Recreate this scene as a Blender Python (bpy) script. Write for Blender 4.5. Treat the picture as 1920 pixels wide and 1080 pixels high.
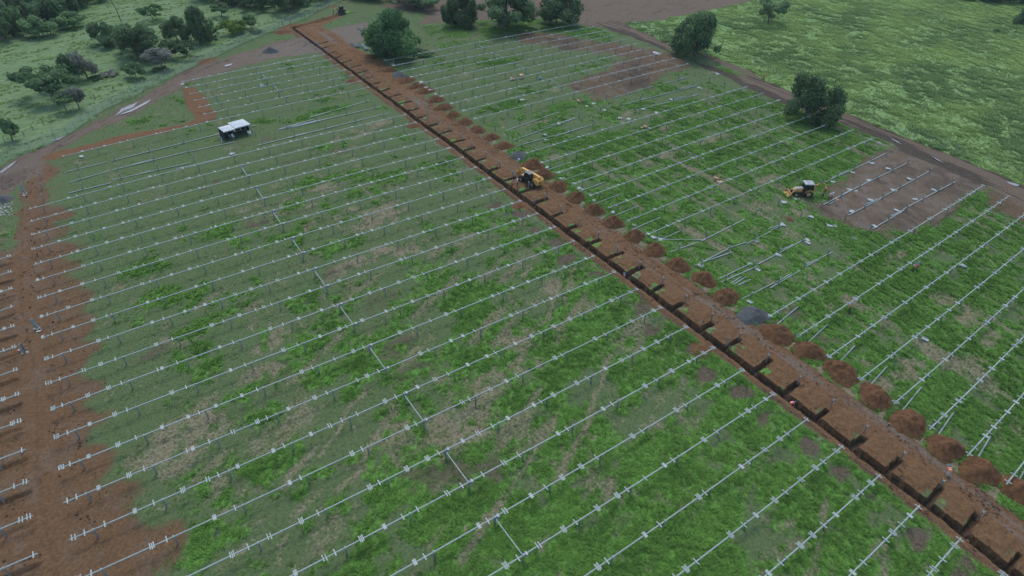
import bpy, bmesh, math, random
import numpy as np
from mathutils import Vector, Matrix
for o in list(bpy.data.objects): bpy.data.objects.remove(o)
scene = bpy.context.scene
COL = scene.collection
random.seed(7); RNG = np.random.default_rng(11)

# ------------------------------------------------------------------ camera
CAM = np.array([-63.5923, -140.1805, 63.637]); YAW, PIT, ROL = 0.62440, 0.66190, 0.03830
F_PX = 1165.0                      # focal length in pixels of a 1920 px wide picture
def _axes():
    cy, sy, cp, sp = math.cos(YAW), math.sin(YAW), math.cos(PIT), math.sin(PIT)
    fw = np.array([sy*cp, cy*cp, -sp]); rt = np.array([cy, -sy, 0.0]); up = np.cross(rt, fw)
    c, s = math.cos(ROL), math.sin(ROL)
    return fw, c*rt + s*up, -s*rt + c*up
FW, RT, UP = _axes()
cam_d = bpy.data.cameras.new('camera'); cam = bpy.data.objects.new('camera', cam_d); COL.objects.link(cam)
cam_d.sensor_fit = 'HORIZONTAL'; cam_d.sensor_width = 36.0; cam_d.lens = 36.0*F_PX/1920.0
cam_d.clip_start = 0.5; cam_d.clip_end = 6000.0
cam.matrix_world = Matrix(((RT[0], UP[0], -FW[0], CAM[0]), (RT[1], UP[1], -FW[1], CAM[1]), (RT[2], UP[2], -FW[2], CAM[2]), (0, 0, 0, 1)))
scene.camera = cam

# ------------------------------------------------------------------ sky, sun, exposure
SUN_EL, SUN_ROT = math.radians(60), math.radians(28)
world = bpy.data.worlds.new('World'); scene.world = world; world.use_nodes = True
wn = world.node_tree.nodes; wl = world.node_tree.links
sky = wn.new('ShaderNodeTexSky'); sky.sky_type = 'NISHITA'; sky.sun_disc = False
sky.sun_elevation = SUN_EL; sky.sun_rotation = SUN_ROT; sky.air_density = 1.0; sky.dust_density = 2.0; sky.ozone_density = 1.0; sky.altitude = 100
wl.new(sky.outputs[0], wn['Background'].inputs[0]); wn['Background'].inputs[1].default_value = 0.15
sun_d = bpy.data.lights.new('sun', 'SUN'); sun_d.energy = 1.0; sun_d.angle = math.radians(18); sun_d.color = (1.0, 0.96, 0.9)
sun = bpy.data.objects.new('sun', sun_d); COL.objects.link(sun)
_sd = Vector((math.sin(SUN_ROT)*math.cos(SUN_EL), math.cos(SUN_ROT)*math.cos(SUN_EL), math.sin(SUN_EL)))
sun.rotation_euler = _sd.to_track_quat('Z', 'Y').to_euler(); sun.location = (0, 0, 120)
vs = scene.view_settings
vs.view_transform = 'Standard'; vs.look = 'None'; vs.exposure = 0.7; vs.gamma = 1.0; vs.use_curve_mapping = False

# ------------------------------------------------------------------ survey grid -> world
F0, K1 = 1200.0, -0.0631           # survey fit of the photograph (lens with a little barrel)
def grid(X, Y, z=0.0):
    """plan coordinates on the row grid (X along the rows, Y along the trench) -> world x, y"""
    X = np.asarray(X, float); Y = np.asarray(Y, float)
    d = np.stack([X-CAM[0], Y-CAM[1], np.full(X.shape, z-CAM[2])], -1)
    w = d@FW; wc = np.maximum(w, 1.0)
    a = (d@RT)/wc; b = (d@UP)/wc
    r2 = (a*a+b*b)*(F0/1000)**2; r = np.sqrt(r2)
    k = (1+K1*np.minimum(r2, 1.5))*F0/F_PX
    t = np.clip((r-1.25)/1.2, 0, 1); t = t*t*(3-2*t); t = np.where(w < 2, 1.0, t)
    k = k*(1-t)+t
    a = a*k; b = b*k
    ray = FW+a[..., None]*RT+b[..., None]*UP
    s = (z-CAM[2])/np.minimum(ray[..., 2], -1e-3)
    out = CAM+ray*s[..., None]
    out = np.where((w < 2)[..., None], np.stack([X, Y, np.full(X.shape, z)], -1), out)
    return out[..., 0], out[..., 1]
def plan(u, v, z=0.0):
    """photograph pixel (1920 x 1080) -> plan coordinates at height z"""
    d0 = np.array([u-960.0, v-540.0])/1000; d = d0.copy()
    for _ in range(15): d = d0/(1+K1*(d@d))
    ray = FW*F0+RT*d[0]*1000-UP*d[1]*1000
    t = (z-CAM[2])/ray[2]
    p = CAM+ray*t
    return float(p[0]), float(p[1])
def at(u, v, z=0.0):
    x, y = plan(u, v, z); a, b = grid(np.array([x]), np.array([y]), z)
    return Vector((float(a[0]), float(b[0]), z))
def gw(X, Y, z=0.0, zr=0.0):
    a, b = grid(np.array([float(X)]), np.array([float(Y)]), zr)
    return Vector((float(a[0]), float(b[0]), z))
def depth_of(p): return float((np.array(p)-CAM)@FW)

# ------------------------------------------------------------------ noise (numpy)
_TAB = np.random.default_rng(5).random((256, 256))
def vnoise(x, y, seed=0):
    x = np.asarray(x, float)+seed*17.31; y = np.asarray(y, float)+seed*9.77
    xi = np.floor(x).astype(int); yi = np.floor(y).astype(int)
    fx = x-xi; fy = y-yi; fx = fx*fx*(3-2*fx); fy = fy*fy*(3-2*fy)
    T = lambda a, b: _TAB[a & 255, b & 255]
    return (T(xi, yi)*(1-fx)+T(xi+1, yi)*fx)*(1-fy)+(T(xi, yi+1)*(1-fx)+T(xi+1, yi+1)*fx)*fy
def fbm(x, y, o=4, seed=0):
    s = 0; a = 1.0; t = 0
    for i in range(o):
        s = s+a*vnoise(x*2**i, y*2**i, seed+i*3); t += a; a *= 0.5
    return s/t
def sstep(a, b, x):
    t = np.clip((x-a)/(b-a), 0, 1); return t*t*(3-2*t)

# ------------------------------------------------------------------ materials
def new_mat(name):
    m = bpy.data.materials.new(name); m.use_nodes = True
    return m, m.node_tree.nodes, m.node_tree.links, m.node_tree.nodes['Principled BSDF']
def noise_mat(name, c1, c2, scale=6.0, rough=0.6, metal=0.0, spec=0.3, detail=4, coords='Object', bump=0.0, rand=0.0):
    m, n, l, b = new_mat(name)
    tc = n.new('ShaderNodeTexCoord'); nz = n.new('ShaderNodeTexNoise')
    nz.inputs['Scale'].default_value = scale; nz.inputs['Detail'].default_value = detail
    l.new(tc.outputs[coords], nz.inputs['Vector'])
    rp = n.new('ShaderNodeValToRGB'); rp.color_ramp.elements[0].position = 0.32; rp.color_ramp.elements[1].position = 0.68
    rp.color_ramp.elements[0].color = (*c1, 1); rp.color_ramp.elements[1].color = (*c2, 1)
    l.new(nz.outputs['Fac'], rp.inputs['Fac'])
    out = rp.outputs['Color']
    if rand:
        oi = n.new('ShaderNodeObjectInfo'); hs = n.new('ShaderNodeHueSaturation')
        mr = n.new('ShaderNodeMapRange'); mr.inputs['To Min'].default_value = 1-rand; mr.inputs['To Max'].default_value = 1+rand
        l.new(oi.outputs['Random'], mr.inputs['Value']); l.new(mr.outputs[0], hs.inputs['Value']); l.new(out, hs.inputs['Color']); out = hs.outputs['Color']
    l.new(out, b.inputs['Base Color'])
    b.inputs['Roughness'].default_value = rough; b.inputs['Metallic'].default_value = metal; b.inputs['Specular IOR Level'].default_value = spec
    if bump:
        bp = n.new('ShaderNodeBump'); bp.inputs['Strength'].default_value = bump; bp.inputs['Distance'].default_value = 0.05
        l.new(nz.outputs['Fac'], bp.inputs['Height']); l.new(bp.outputs[0], b.inputs['Normal'])
    return m
M = {}
M['galv'] = noise_mat('galvanised_steel', (0.225, 0.275, 0.262), (0.300, 0.355, 0.338), 3.0, 0.5, 0.0, 0.3, rand=0.08)
M['galv_dark'] = noise_mat('weathered_steel_post', (0.20, 0.23, 0.24), (0.32, 0.35, 0.36), 4.0, 0.5, 0.3, 0.4, rand=0.1)
M['white'] = noise_mat('white_plastic', (0.66, 0.67, 0.66), (0.78, 0.79, 0.78), 4.0, 0.5)
M['canvas'] = noise_mat('white_canvas', (0.40, 0.45, 0.46), (0.47, 0.52, 0.53), 1.2, 0.8, bump=0.2)
M['black_cloth'] = noise_mat('black_tarpaulin', (0.012, 0.014, 0.015), (0.03, 0.032, 0.034), 3.0, 0.8)
M['yellow'] = noise_mat('machine_yellow', (0.50, 0.27, 0.06), (0.62, 0.36, 0.10), 2.5, 0.45, bump=0.05)
M['yellow_dusty'] = noise_mat('dusty_yellow', (0.36, 0.20, 0.07), (0.56, 0.33, 0.11), 3.0, 0.6)
M['black'] = noise_mat('black_rubber', (0.012, 0.013, 0.014), (0.035, 0.033, 0.03), 5.0, 0.75)
M['dark_metal'] = noise_mat('dark_metal', (0.03, 0.034, 0.036), (0.07, 0.072, 0.07), 4.0, 0.5, 0.2)
M['grey_metal'] = noise_mat('grey_metal', (0.20, 0.22, 0.23), (0.32, 0.34, 0.35), 3.0, 0.5)
M['mud'] = noise_mat('dried_mud', (0.14, 0.10, 0.075), (0.24, 0.19, 0.15), 4.0, 0.9)
M['glass'] = noise_mat('cab_glass', (0.010, 0.015, 0.017), (0.02, 0.026, 0.028), 1.0, 0.12, 0.0, 0.5)
M['carton'] = noise_mat('cardboard', (0.40, 0.30, 0.17), (0.52, 0.40, 0.24), 3.0, 0.85)
M['wood'] = noise_mat('weathered_wood', (0.07, 0.058, 0.045), (0.15, 0.125, 0.10), 5.0, 0.9)
M['bark'] = noise_mat('bark', (0.080, 0.070, 0.060), (0.19, 0.17, 0.15), 5.0, 0.9, bump=0.3)
M['blue'] = noise_mat('blue_plastic', (0.02, 0.12, 0.42), (0.04, 0.17, 0.55), 3.0, 0.35)
M['orange'] = noise_mat('orange_vest', (0.62, 0.16, 0.09), (0.78, 0.24, 0.15), 6.0, 0.8)
M['skin'] = noise_mat('skin', (0.20, 0.11, 0.07), (0.27, 0.155, 0.10), 6.0, 0.6)
M['cloth_dark'] = noise_mat('dark_trousers', (0.018, 0.022, 0.028), (0.04, 0.045, 0.052), 8.0, 0.9)
M['cloth_light'] = noise_mat('pale_shirt', (0.42, 0.46, 0.46), (0.56, 0.60, 0.60), 6.0, 0.85)
M['cloth_tan'] = noise_mat('ochre_trousers', (0.40, 0.24, 0.08), (0.52, 0.33, 0.12), 6.0, 0.9)
M['cloth_grey'] = noise_mat('grey_shirt', (0.10, 0.12, 0.13), (0.18, 0.20, 0.21), 6.0, 0.9)
M['reflective'] = noise_mat('reflective_tape', (0.55, 0.58, 0.55), (0.70, 0.72, 0.66), 6.0, 0.4)
M['red'] = noise_mat('red_paint', (0.50, 0.06, 0.04), (0.62, 0.10, 0.07), 6.0, 0.5)
M['soil'] = noise_mat('excavated_red_soil', (0.072, 0.037, 0.018), (0.140, 0.074, 0.037), 2.0, 0.95, spec=0.1, detail=9, bump=0.9)
M['gravel'] = noise_mat('grey_gravel', (0.035, 0.040, 0.041), (0.095, 0.104, 0.104), 6.0, 0.9, spec=0.2, detail=10, bump=0.4)
M['rock'] = noise_mat('pale_rock', (0.26, 0.25, 0.22), (0.46, 0.45, 0.41), 3.0, 0.9, bump=0.3)
M['pallet'] = noise_mat('raw_timber', (0.26, 0.20, 0.13), (0.40, 0.32, 0.22), 5.0, 0.85)
def water_mat():
    m, n, l, b = new_mat('muddy_water')
    b.inputs['Base Color'].default_value = (0.17, 0.16, 0.14, 1); b.inputs['Roughness'].default_value = 0.06; b.inputs['Specular IOR Level'].default_value = 0.9
    nz = n.new('ShaderNodeTexNoise'); nz.inputs['Scale'].default_value = 3.0
    bp = n.new('ShaderNodeBump'); bp.inputs['Strength'].default_value = 0.04; l.new(nz.outputs['Fac'], bp.inputs['Height']); l.new(bp.outputs[0], b.inputs['Normal'])
    return m
M['water'] = water_mat()
def leaf_mat(name, c1, c2, rand=0.25, inst=False):
    m, n, l, b = new_mat(name)
    at_ = n.new('ShaderNodeAttribute'); at_.attribute_name = 'leaf_shade'
    if inst: at_.attribute_type = 'INSTANCER'; at_.attribute_name = 'tint'
    mx = n.new('ShaderNodeMix'); mx.data_type = 'RGBA'
    mx.inputs['A'].default_value = (*c1, 1); mx.inputs['B'].default_value = (*c2, 1)
    l.new(at_.outputs['Fac'], mx.inputs['Factor'])
    oi = n.new('ShaderNodeObjectInfo'); hs = n.new('ShaderNodeHueSaturation')
    mr = n.new('ShaderNodeMapRange'); mr.inputs['To Min'].default_value = 1-rand; mr.inputs['To Max'].default_value = 1+rand
    l.new(oi.outputs['Random'], mr.inputs['Value']); l.new(mr.outputs[0], hs.inputs['Value']); l.new(mx.outputs['Result'], hs.inputs['Color'])
    l.new(hs.outputs['Color'], b.inputs['Base Color']); b.inputs['Roughness'].default_value = 0.75; b.inputs['Specular IOR Level'].default_value = 0.15
    if inst:      # blades are tiny and bend every way: shade them mostly by the tuft's upward-facing surface
        ge = n.new('ShaderNodeNewGeometry'); vm = n.new('ShaderNodeVectorMath'); vm.operation = 'SCALE'; vm.inputs['Scale'].default_value = 0.45; l.new(ge.outputs['Normal'], vm.inputs[0])
        va = n.new('ShaderNodeVectorMath'); va.operation = 'ADD'; va.inputs[1].default_value = (0, 0, 0.8); l.new(vm.outputs[0], va.inputs[0])
        vn = n.new('ShaderNodeVectorMath'); vn.operation = 'NORMALIZE'; l.new(va.outputs[0], vn.inputs[0]); l.new(vn.outputs[0], b.inputs['Normal'])
    tr = n.new('ShaderNodeBsdfTranslucent'); l.new(hs.outputs['Color'], tr.inputs['Color'])
    ms = n.new('ShaderNodeMixShader'); ms.inputs[0].default_value = 0.25 if inst else 0.4
    l.new(b.outputs[0], ms.inputs[1]); l.new(tr.outputs[0], ms.inputs[2]); l.new(ms.outputs[0], n['Material Output'].inputs[0])
    return m
M['leaf_dark'] = leaf_mat('dark_foliage', (0.058, 0.118, 0.060), (0.175, 0.265, 0.118))
M['leaf_mid'] = leaf_mat('mid_foliage', (0.080, 0.152, 0.074), (0.205, 0.305, 0.135))
M['leaf_bright'] = leaf_mat('bright_foliage', (0.046, 0.112, 0.050), (0.140, 0.260, 0.095))
M['leaf_yellow'] = leaf_mat('yellow_green_foliage', (0.09, 0.16, 0.03), (0.22, 0.32, 0.06), 0.12)
M['leaf_grey'] = leaf_mat('grey_dry_foliage', (0.14, 0.16, 0.125), (0.29, 0.31, 0.26), 0.12)
M['grass_lush'] = leaf_mat('lush_grass', (0.078, 0.180, 0.032), (0.165, 0.345, 0.064), 0.12, True)
M['grass_tall'] = leaf_mat('tall_meadow_grass', (0.148, 0.258, 0.088), (0.330, 0.500, 0.142), 0.15, True)
M['grass_dry'] = leaf_mat('dry_straw', (0.11, 0.105, 0.060), (0.25, 0.23, 0.14), 0.15, True)

# ------------------------------------------------------------------ mesh helpers
class MB:
    def __init__(s): s.v = []; s.f = []; s.m = []
    def add(s, vs_, fs, mat=0):
        o = len(s.v); s.v.extend([tuple(map(float, p)) for p in vs_])
        for f in fs: s.f.append(tuple(i+o for i in f)); s.m.append(mat)
        return s
    def box(s, c, sz, R=None, mat=0, taper=1.0):
        hx, hy, hz = sz[0]/2, sz[1]/2, sz[2]/2
        P = [Vector((x*(taper if z > 0 else 1), y*(taper if z > 0 else 1), z)) for z in (-hz, hz) for x, y in ((-hx, -hy), (hx, -hy), (hx, hy), (-hx, hy))]
        if R is not None: P = [R@p for p in P]
        P = [p+Vector(c) for p in P]
        return s.add(P, [(3, 2, 1, 0), (4, 5, 6, 7), (0, 1, 5, 4), (1, 2, 6, 5), (2, 3, 7, 6), (3, 0, 4, 7)], mat)
    def cyl(s, p0, p1, r0, r1=None, n=8, mat=0, caps=True):
        r1 = r0 if r1 is None else r1
        p0 = Vector(p0); p1 = Vector(p1); d = (p1-p0).normalized()
        a = d.orthogonal().normalized(); b = d.cross(a)
        P = []
        for p, r in ((p0, r0), (p1, r1)):
            for i in range(n):
                t = 2*math.pi*i/n; P.append(p+(a*math.cos(t)+b*math.sin(t))*r)
        F = [(i, (i+1) % n, n+(i+1) % n, n+i) for i in range(n)]
        if caps: F += [tuple(range(n-1, -1, -1)), tuple(range(n, 2*n))]
        return s.add(P, F, mat)
    def path(s, pts, rs, n=6, mat=0):
        """one continuous tapered tube along a polyline"""
        pts = [Vector(p) for p in pts]; P = []; F = []
        ref = (pts[1]-pts[0]).normalized().orthogonal().normalized()
        for i, p in enumerate(pts):
            d = ((pts[min(i+1, len(pts)-1)]-pts[max(i-1, 0)])).normalized()
            a = (ref-d*ref.dot(d)).normalized(); b = d.cross(a); ref = a
            for k in range(n):
                t = 2*math.pi*k/n; P.append(p+(a*math.cos(t)+b*math.sin(t))*rs[i])
        for i in range(len(pts)-1):
            for k in range(n): F.append((i*n+k, i*n+(k+1) % n, (i+1)*n+(k+1) % n, (i+1)*n+k))
        F += [tuple(range(n-1, -1, -1)), tuple(range((len(pts)-1)*n, len(pts)*n))]
        return s.add(P, F, mat)
    def prism(s, poly, y0, y1, mat=0):
        """polygon in x-z swept along y"""
        n = len(poly); P = [(x, y0, z) for x, z in poly]+[(x, y1, z) for x, z in poly]
        F = [tuple(range(n)), tuple(range(2*n-1, n-1, -1))]+[(i, n+i, n+(i+1) % n, (i+1) % n) for i in range(n)]
        return s.add(P, F, mat)
    def mesh(s, name, mats):
        me = bpy.data.meshes.new(name); me.from_pydata(s.v, [], s.f)
        for m in mats: me.materials.append(M[m] if isinstance(m, str) else m)
        if len(mats) > 1: me.polygons.foreach_set('material_index', s.m)
        me.update(); return me
def obj(name, me, parent=None, loc=(0, 0, 0), rz=0.0, scale=None):
    o = bpy.data.objects.new(name, me); COL.objects.link(o)
    o.location = loc; o.rotation_euler = (0, 0, rz)
    if scale is not None: o.scale = scale
    if parent is not None: o.parent = parent
    return o
def tag(o, label, cat, group=None):
    o['label'] = label; o['category'] = cat
    if group: o['group'] = group
    return o
def thing(name, label, cat, loc=(0, 0, 0), rz=0.0, group=None):
    o = bpy.data.objects.new(name, None); COL.objects.link(o); o.empty_display_size = 0.3
    o.location = loc; o.rotation_euler = (0, 0, rz)
    return tag(o, label, cat, group)
def fast_mesh(name, V, F4, mats):
    me = bpy.data.meshes.new(name)
    me.vertices.add(len(V)); me.vertices.foreach_set('co', np.ascontiguousarray(V, np.float32).ravel())
    me.loops.add(F4.size); me.loops.foreach_set('vertex_index', np.ascontiguousarray(F4, np.int32).ravel())
    me.polygons.add(len(F4)); me.polygons.foreach_set('loop_start', np.arange(0, F4.size, F4.shape[1], dtype=np.int32))
    for m in mats: me.materials.append(m)
    me.update(calc_edges=True); return me
ONES = ['zeroth', 'first', 'second', 'third', 'fourth', 'fifth', 'sixth', 'seventh', 'eighth', 'ninth', 'tenth', 'eleventh', 'twelfth', 'thirteenth', 'fourteenth', 'fifteenth', 'sixteenth', 'seventeenth', 'eighteenth', 'nineteenth']
def ordw(i):
    if i < 20: return ONES[i]
    t = {2: ('twenty', 'twentieth'), 3: ('thirty', 'thirtieth'), 4: ('forty', 'fortieth'), 5: ('fifty', 'fiftieth'), 6: ('sixty', 'sixtieth')}[i//10]
    return t[1] if i % 10 == 0 else t[0]+'-'+ONES[i % 10]

# ================================================================== GROUND
PITCH = 5.4
def poly_plan(px): return np.array([plan(*p) if len(p) == 2 else p[1:] for p in px])   # ('plan', X, Y) entries are plan coordinates already
def soft_poly(X, Y, P, w):
    """1 inside the polygon, 0 outside, soft over +-w metres"""
    out = np.zeros(X.shape)
    lo = P.min(0)-w*2; hi = P.max(0)+w*2
    sel = (X > lo[0]) & (X < hi[0]) & (Y > lo[1]) & (Y < hi[1])
    x = X[sel]; y = Y[sel]
    if x.size == 0: return out
    ins = np.zeros(x.shape, bool); dist = np.full(x.shape, 1e9)
    for i in range(len(P)):
        ax, ay = P[i]; bx, by = P[(i+1) % len(P)]
        c = (ay > y) != (by > y)
        with np.errstate(divide='ignore', invalid='ignore'):
            xi = (bx-ax)*(y-ay)/(by-ay+1e-12)+ax
        ins ^= c & (x < xi)
        ex, ey = bx-ax, by-ay; t = np.clip(((x-ax)*ex+(y-ay)*ey)/(ex*ex+ey*ey+1e-12), 0, 1)
        dist = np.minimum(dist, np.hypot(x-ax-t*ex, y-ay-t*ey))
    sd = np.where(ins, dist, -dist)
    out[sel] = sstep(-w, w, sd); return out
def soft_line(X, Y, P, r, w):
    out = np.zeros(X.shape)
    lo = P.min(0)-r-w*2; hi = P.max(0)+r+w*2
    sel = (X > lo[0]) & (X < hi[0]) & (Y > lo[1]) & (Y < hi[1])
    x = X[sel]; y = Y[sel]
    if x.size == 0: return out
    dist = np.full(x.shape, 1e9)
    for i in range(len(P)-1):
        ax, ay = P[i]; bx, by = P[i+1]; ex, ey = bx-ax, by-ay
        t = np.clip(((x-ax)*ex+(y-ay)*ey)/(ex*ex+ey*ey+1e-12), 0, 1)
        dist = np.minimum(dist, np.hypot(x-ax-t*ex, y-ay-t*ey))
    out[sel] = 1-sstep(r-w, r+w, dist); return out
PX = {
 'corridor': [(30, 352), (62, 318), (80, 305), (108, 318), (88, 350), (104, 372), (92, 385), (142, 398), (104, 420), (140, 428), (110, 445), (155, 462), (120, 480), (160, 505), (125, 520), (168, 550), (150, 575), (185, 590), (160, 630), (190, 645), (150, 690), (195, 708), (150, 765), (215, 775), (165, 830), (250, 842), (200, 890), (290, 900), (230, 960), (340, 990), (300, 1085), (400, 1180), (-160, 1180), (-160, 472), (24, 466), (34, 410)],
 'redstrip': [(75, 302), (78, 292), (190, 264), (290, 242), (366, 226), (352, 196), (336, 166), (362, 164), (376, 178), (392, 192), (408, 214), (404, 224), (300, 250), (190, 275), (120, 298)],
 'track': [(-160, 420), (-60, 350), (0, 312), (60, 283), (128, 256), (180, 228), (226, 204), (290, 168), (340, 136), (400, 114), (470, 94), (520, 78), (560, 72), (585, 76), (600, 96), (540, 106), (470, 120), (410, 138), (350, 157), (300, 186), (250, 215), (200, 238), (150, 258), (112, 280), (84, 300), (70, 330), (28, 350), (0, 380), (-160, 520)],
 'crossroad': [(500, 92), (555, 72), (612, 56), (690, 40), (700, 62), (672, 84), (640, 96), (606, 98), (560, 104), (480, 114)],
 'pad': [(712, 12), (740, 0), (760, -40), (1000, -60), (1600, -70), (1440, -5), (1380, 10), (1310, 24), (1240, 38), (1165, 43), (1120, 48), (1085, 46), (1062, 30), (1005, 34), (925, 36), (860, 40), (782, 46), (800, 24), (730, 16)],
 'roadR': [(1072, 44), (1165, 40), (1186, 52), (1225, 70), (1265, 86), (1330, 104), (1400, 132), (1450, 158), (1560, 204), (1700, 258), (1800, 298), (1930, 352), (2080, 410), (2080, 470), (1930, 400), (1850, 350), (1790, 322), (1715, 288), (1640, 258), (1575, 232), (1470, 196), (1400, 166), (1350, 140), (1296, 116), (1250, 96), (1190, 72), (1120, 50)],
 'bareR1': [(1040, 62), (1100, 74), (1180, 84), (1232, 92), (1300, 118), (1262, 136), (1236, 150), (1200, 168), (1165, 186), (1120, 186), (1080, 172), (1052, 158), (1108, 140), (1150, 122), (1190, 108), (1120, 100), (1060, 92), (980, 78), (965, 66), (1000, 60)],
 'bareR2': [(1528, 388), (1560, 352), (1600, 318), (1640, 286), (1690, 272), (1740, 298), (1800, 326), (1858, 345), (1812, 372), (1784, 398), (1760, 424), (1700, 436), (1650, 444), (1600, 424), (1556, 408)],
 'bareR3': [(1840, 350), (1920, 380), (1960, 430), (1900, 412), (1850, 385)],
 'spoil': [(525, 52), (545, 44), (600, 45), (622, 60), (660, 84), (690, 105), (715, 112), (722, 125), (740, 140), (800, 180), (760, 200), (690, 140), (640, 110), (600, 85), (560, 60)],
 'dig': [(545, 50), (600, 40), (640, 28), (642, 33), (600, 47), (555, 56)],
 'mounds_tl': [(516, 58), (535, 52), (552, 58), (550, 64), (536, 64)],
 'redfence': [(366, 118), (398, 107), (404, 110), (376, 126)], 'redfence2': [(612, 11), (632, 9), (630, 13), (614, 13)],
 'left_edge': [(-160, 300), (0, 345), (24, 352), (30, 400), (22, 440), (0, 470), (-160, 520)],
 'darkR': [(1100, 46), (1180, 58), (1250, 92), (1330, 122), (1400, 152), (1470, 184), (1560, 212), (1640, 244), (1720, 276), (1790, 310), (1860, 345), (1850, 352), (1760, 312), (1680, 276), (1600, 244), (1540, 222), (1440, 184), (1350, 144), (1260, 102), (1180, 70)],
 'vergeR': [(1250, 90), (1300, 98), (1360, 122), (1400, 140), (1380, 142), (1330, 124), (1270, 104)],
 'darkTL': [(-160, 420), (0, 330), (60, 300), (76, 318), (30, 345), (0, 372), (-160, 500)],
 'meadow': [(1140, 44), (1240, 30), (1400, 0), (1600, -70), ('plan', 900, 300), ('plan', 2900, 900), ('plan', 2900, -900), ('plan', 112, -900), ('plan', 110, -110), (1930, 352), (1800, 298), (1700, 258), (1560, 204), (1450, 158), (1400, 132), (1330, 104), (1265, 86), (1225, 70), (1186, 52)],
 'pasture': [('plan', -2900, -60), ('plan', -400, -60), ('plan', -120, 14), (20, 300), (72, 280), (132, 252), (192, 208), (320, 145), (460, 78), (572, 33), (622, 9), (720, -40), ('plan', 120, 220), ('plan', 900, 900), ('plan', 900, 2900), ('plan', -2900, 2900)],
 'lushTop': [(960, 70), (1000, 50), (1080, 46), (1120, 52), (1160, 72), (1130, 95), (1110, 88), (1060, 72)],
 'lushTree': [(790, 88), (800, 50), (850, 42), (1000, 34), (1080, 44), (1050, 60), (960, 72), (880, 78), (840, 92)],
}
PP = {k: poly_plan(v) for k, v in PX.items()}
TRAILS = [poly_plan(p) for p in ([(1155, 665), (1125, 730), (1100, 790), (1060, 870), (1040, 905)], [(1080, 500), (1052, 545), (1022, 585), (990, 640), (960, 690)], [(700, 725), (660, 770), (632, 815), (600, 850)], [(745, 760), (720, 800), (690, 850), (660, 890), (640, 917)], [(590, 830), (555, 880), (530, 917)], [(930, 690), (890, 740), (860, 790), (830, 840)], [(1000, 500), (980, 520)])]
BLOT_DRY = [(685, 238, 9, 3), (660, 255, 6, 2), (730, 392, 8, 3), (765, 470, 6, 2.5), (700, 415, 6, 2.5), (616, 352, 5, 2), (1042, 540, 4, 3), (972, 640, 4.5, 3.5), (925, 722, 4, 3), (862, 800, 6, 4.5), (352, 808, 7, 4), (330, 850, 6, 4), (500, 690, 4, 2), (655, 500, 4, 2), (700, 478, 5, 2.5), (520, 640, 4, 2), (1250, 290, 5, 2), (1330, 265, 6, 2), (1440, 335, 5, 2), (1500, 395, 6, 2.5), (1765, 560, 4, 3), (1810, 590, 5, 3), (1850, 630, 4, 2), (1700, 690, 5, 3), (1640, 720, 4, 2.5), (1680, 480, 5, 2), (1030, 300, 5, 2), (990, 700, 4, 3), (745, 815, 4, 3), (650, 400, 4, 2), (560, 430, 4, 2), (1010, 230, 5, 2), (1180, 215, 6, 2), (1240, 240, 5, 2)]
BLOT_BROWN = [(640, 512, 4.5, 2.5), (740, 652, 4.5, 3), (772, 702, 4.5, 3), (705, 588, 4, 2.5), (720, 560, 4, 2), (640, 285, 4, 2), (505, 260, 5, 2), (560, 300, 4, 2), (470, 420, 4, 2), (560, 395, 4, 2), (400, 345, 5, 2.2), (1480, 408, 1.5, 1), (300, 660, 4, 2), (1560, 640, 3, 2), (1480, 590, 3, 2), (1040, 90, 8, 2.5), (800, 900, 4, 3), (850, 880, 4, 3), (910, 880, 4, 3)]
BLOT_LUSH = [(1070, 200, 12, 3.5), (1010, 170, 6, 2), (1110, 70, 10, 4), (940, 115, 8, 3), (820, 105, 6, 2.5), (650, 330, 8, 3), (560, 225, 6, 2.5), (620, 205, 6, 2.5), (860, 260, 6, 2.5), (720, 335, 8, 3), (420, 430, 6, 3), (330, 550, 7, 3), (580, 345, 5, 2), (260, 510, 5, 2.5), (540, 385, 5, 2.2), (130, 240, 5, 2), (262, 226, 5, 2.5), (500, 225, 5, 2), (835, 300, 6, 2.5), (690, 360, 6, 2.5)]
def blots(X, Y, L):
    out = np.zeros(X.shape)
    for i, (u, v, ra, rb) in enumerate(L):
        cx, cy = plan(u, v)
        out = np.maximum(out, 1-sstep(0.45, 1.25, np.hypot((X-cx)/ra, (Y-cy)/rb)))
    return out
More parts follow.
